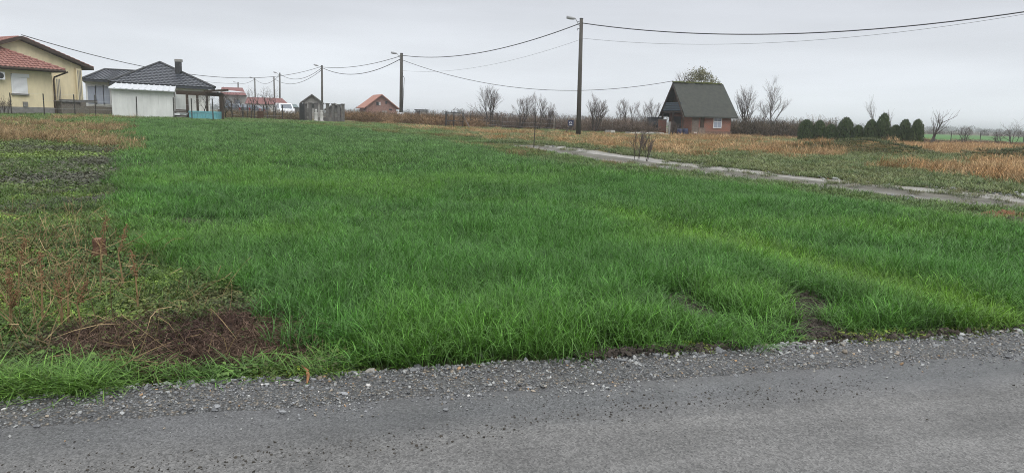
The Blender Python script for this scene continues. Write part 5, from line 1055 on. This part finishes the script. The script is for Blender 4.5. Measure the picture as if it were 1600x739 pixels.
thicket('weed_thicket', 'reddish brown dead weeds around the second pole and clay block house', -28, -1, 66, 100, .9, (.17, .115, .065), (.20, .125, .075), .4, .8, lambda x, y, u: (u > 530) & (u < 745) & ((y > 74) | (u > 560)) & (fbm(x, y, 5, 34) > .38))
thicket('field_margin_brush', 'dark brown scrub along the far edge of the dry meadow', 22, 60, 62, 76, .95, (.095, .07, .05), (.16, .11, .075), .18, .36, lambda x, y, u: (u > 1425))
thicket('garden_brush', 'leafless undergrowth around the fruit trees and cars', -34, -18, 64, 80, 1.0, (.13, .10, .065), (.17, .13, .08), .3, .7, lambda x, y, u: (u > 345) & (u < 470), .7)
# far tree lines: one mass each
def treeline(name, label, segs, c0, c1, step, hlo, hhi, wob=8):
    X_, Y_ = [], []
    for (xa, ya, xb, yb) in segs:
        n_ = int(math.hypot(xb - xa, yb - ya) / step); f = np.linspace(0, 1, n_); X_.append(xa + (xb - xa) * f + rng.normal(0, wob * .3, n_)); Y_.append(ya + (yb - ya) * f + rng.normal(0, wob, n_))
    x = np.concatenate(X_); y = np.concatenate(Y_); n = len(x); cl2 = vnoise(x, y, 40, 61)
    s = rng.uniform(.7, 1.3, n) * (.5 + cl2); P3 = np.stack([x, y, zg(x, y) - .3], -1)
    return scatter(name, lines_p, P3, rots(n, .05), np.stack([s * hhi * .55, s * hhi * .55, s * rng.uniform(hlo, hhi, n)], -1), mixc(c0, c1, rng.random(n)) * rng.uniform(.75, 1.2, (n, 1)), TW, label=label)
def clump(r):
    V = []; Fa = []
    for k in range(150):
        a = r.random() * 6.283; z = r.random(); q = math.sqrt(r.random()) * (1 - .55 * abs(z - .45)) ; p = Vector((q * math.cos(a), q * math.sin(a), z * (1 - .35 * q))); d = Vector((r.gauss(0, .5), r.gauss(0, .5), 1)).normalized() * .14; s_ = d.cross(Vector((r.gauss(0, 1), r.gauss(0, 1), .3))).normalized() * .05
        o = len(V); V += [tuple(p - s_), tuple(p + s_), tuple(p + d + s_ * .4), tuple(p + d - s_ * .4)]; Fa.append((o, o + 1, o + 2, o + 3))
    return V, Fa, [.5] * len(V), [r.uniform(.7, 1.3) for _ in range(len(V) // 4) for __ in range(4)]
lines_p = [clump(r3) for _ in range(6)]
treeline('far_hedgerow', 'distant leafless hedgerow beyond the green field at right', [(60, 250, 330, 235), (20, 330, 300, 330)], (.105, .085, .075), (.13, .10, .085), 2.2, 1.0, 2.4)
treeline('far_wood', 'hazy band of distant woods along the horizon', [(-500, 620, 700, 560), (-650, 700, 900, 640), (-700, 820, 1000, 760)], (.07, .075, .06), (.10, .09, .075), 4.5, 2, 5.0, 20)
treeline('village_trees', 'distant leafless trees behind the poles and clay block house', [(-120, 260, 20, 240), (-60, 190, -5, 185), (-10, 210, 70, 200)], (.085, .075, .062), (.115, .10, .08), 3.2, .8, 2.0, 5)

# ================================================================== FOREGROUND DETAILS
M_dock = mat('dry_dock', (.20, .115, .06), .9, .35, 30); M_stalk = mat('dry_stalk', (.22, .15, .075), .9, .3, 20)
rd = random.Random(21)
DOCK = [(166, 338, 'tallest dry dock stalk with rusty seed head behind the stump'), (198, 352, 'rusty dry dock stalk just right of the stump'), (40, 372, 'leaning rusty dock stalk high up near the left edge'), (62, 392, 'dry dock stalk with drooping seed head left of the stump'), (110, 415, 'short brown dock stalk below the stump to its left'), (14, 420, 'dry dock stalk at the left edge of the picture'), (88, 440, 'thick dry dock stalk in the tangle left of the brush'), (135, 440, 'slender dry stalk just above the dead brush'), (28, 455, 'low dry stalk in the tangle at the left edge'), (205, 392, 'small dry stalk right of the stump near the wheat')]
for i, (px, pt, lb) in enumerate(DOCK):
    bpx = px + rd.uniform(-14, 14); bpy_ = min(pt + rd.uniform(85, 125), 520); hx, hy = hit(bpx, bpy_); q = Vector((hx, hy, float(zg(hx, hy)))); tp0 = at(px, pt, hy + rd.uniform(-.1, .1)); o = thing('dock_stalk', lb, 'weed', q, 'dry dock stalks on the left')
    midp = q.lerp(tp0, .5) + Vector((rd.gauss(0, .03), 0, .02)); MB().tube([q, midp, tp0], [.008, .006, .003], 5).build('stem', M_stalk, o); sd_ = MB()
    for k in range(110):
        f = rd.uniform(.55, 1.0); p = (midp.lerp(tp0, (f - .5) * 2)) + Vector((rd.gauss(0, .013), rd.gauss(0, .013), rd.gauss(0, .01))); s = rd.uniform(.004, .009); a = Vector((rd.gauss(0, 1), rd.gauss(0, 1), rd.gauss(0, 1))).normalized() * s; b_ = a.cross(Vector((0.3, 1, .2))).normalized() * s; c = a.cross(b_).normalized() * s
        sd_.add([p + a, p + b_, p - a, p - b_, p + c], [(0, 1, 4), (1, 2, 4), (2, 3, 4), (3, 0, 4), (3, 2, 1, 0)])
    sd_.build('seed_head', M_dock, o); br_m = MB()
    for k in range(4): f = rd.uniform(.2, .7); p = q.lerp(midp, f) if f < .5 else midp.lerp(tp0, f - .5); br_m.tube([p, p + Vector((rd.gauss(0, .09), rd.gauss(0, .06), rd.uniform(.05, .18)))], [.004, .002], 4)
    br_m.build('side_stems', M_stalk, o)
hx, hy = hit(156, 405); zst = float(zg(hx, hy)); q = Vector((hx, hy, zst)); ht = at(156, 373, hy).z - zst; M_stump = mat('stump_bark', (.105, .055, .035), .9, .35, 14, .6, 30, stretch=(3, 3, .6))
st_o = thing('tree_stump', 'short reddish sawn stump standing among the weeds', 'stump', q); mbp = MB(); prf = [(.085, -.05), (.07, .06), (.058, ht * .6), (.062, ht - .03), (.05, ht)]; mbp.lathe(q, prf, 14)
mbp.v = [(x_ + rd.gauss(0, .006), y_ + rd.gauss(0, .006), z_ + rd.gauss(0, .008)) for x_, y_, z_ in mbp.v]; mbp.build('bark', M_stump, st_o, smooth=False); MB().lathe(q + Vector((0, 0, ht)), [(.048, -.004), (.042, .004)], 14).build('cut_face', mat('cut_wood', (.22, .11, .08), .85, .3, 20), st_o)
a = Vector((*hit(472, 583), 0)); b_ = Vector((*hit(480, 607), 0)); tg = MB(); tg.tube([a + Vector((0, 0, .05)), a.lerp(b_, .4) + Vector((.02, 0, .055)), a.lerp(b_, .75) + Vector((.015, 0, .05)), b_ + Vector((0, 0, .03))], [.005, .011, .010, .004], 6)
o = tg.build('fallen_twig', mat('orange_twig', (.27, .13, .06), .85, .25, 30), base=a); tag(o, 'short crooked orange brown twig lying on the gravel edge', 'twig')
# bare soil: small clods in the gaps of the wheat and along the gravel
CM = stone_mat('soil_clod', .95); Xc, Yc = [], []
for (hx, hy, rx, ry) in BARE:
    n_ = int(900 * rx * ry / .03); a = rng.random(n_) * 6.283; f = np.sqrt(rng.random(n_)); Xc.append(hx + rx * 1.15 * f * np.cos(a)); Yc.append(hy + ry * 1.15 * f * np.sin(a))
s_ = np.concatenate([rng.uniform(.55, 1.8, 900), rng.uniform(2.3, 4.6, 500)]); t_ = .47 + rng.normal(0, .04, s_.size); xx, yy = road_xy(s_, t_); Xc.append(xx); Yc.append(yy); ns = s_.size
x = np.concatenate(Xc); y = np.concatenate(Yc); n = len(x); sz = np.clip(rng.lognormal(0, .5, n) * .022, .008, .06); zc = zg(x, y) + sz * .2; zc[-ns:] += .02 + .03 * vnoise(x[-ns:], y[-ns:], .2, 3)
scatter('soil_clods', peb, np.stack([x, y, zc], -1), rng.uniform(0, 6.28, (n, 3)), np.stack([sz] * 3, -1), np.array([.040, .032, .025]) * rng.uniform(.5, 1.7, (n, 1)), CM, label='dark bare soil crumbs in the gaps of the wheat and by the gravel')
# reddish soil heap by the track at the right edge
for px, py, sx_, hh_, cc, lb in ((1578, 338, .55, .10, (.16, .075, .04), 'reddish clay spoil heap beside the track at the right edge'), (1588, 352, .4, .13, (.06, .055, .035), 'dark sod heap below the reddish spoil at the right edge')):
    hx, hy = hit(px, py); q = Vector((hx, hy, float(zg(hx, hy)) - .02)); mb = MB(); G = 22
    vs = [(q.x + sx_ * (i / G * 2 - 1), q.y + .3 * (j / G * 2 - 1), q.z + hh_ * max(0, 1 - (i / G * 2 - 1) ** 2) * max(0, 1 - (j / G * 2 - 1) ** 2) * (.4 + 1.2 * float(vnoise(i * .9, j * .9, 2.2, 5))) + .02 * rd.random()) for j in range(G + 1) for i in range(G + 1)]
    mb.add(vs, [(j * (G + 1) + i, j * (G + 1) + i + 1, (j + 1) * (G + 1) + i + 1, (j + 1) * (G + 1) + i) for j in range(G) for i in range(G)]); tag(mb.build('soil_heap', mat('spoil', cc, .95, .35, 14, .6, 25), base=q), lb, 'heap')

# ================================================================== HAZE
hz = MB().box((0, 1790, 4.9), (5400, 3780, 12.2)).build('haze', bpy.data.materials.new('haze_air')); hm = hz.data.materials[0]; hm.use_nodes = True; t = hm.node_tree
t.nodes.remove(t.nodes['Principled BSDF']); pv = t.nodes.new('ShaderNodeVolumePrincipled'); pv.inputs['Density'].default_value = .0009; pv.inputs['Color'].default_value = (.93, .96, 1.0, 1); pv.inputs['Anisotropy'].default_value = .75
t.links.new(pv.outputs[0], t.nodes['Material Output'].inputs['Volume']); tag(hz, 'thin pale mist lying over the whole plain', None, None, 'stuff')
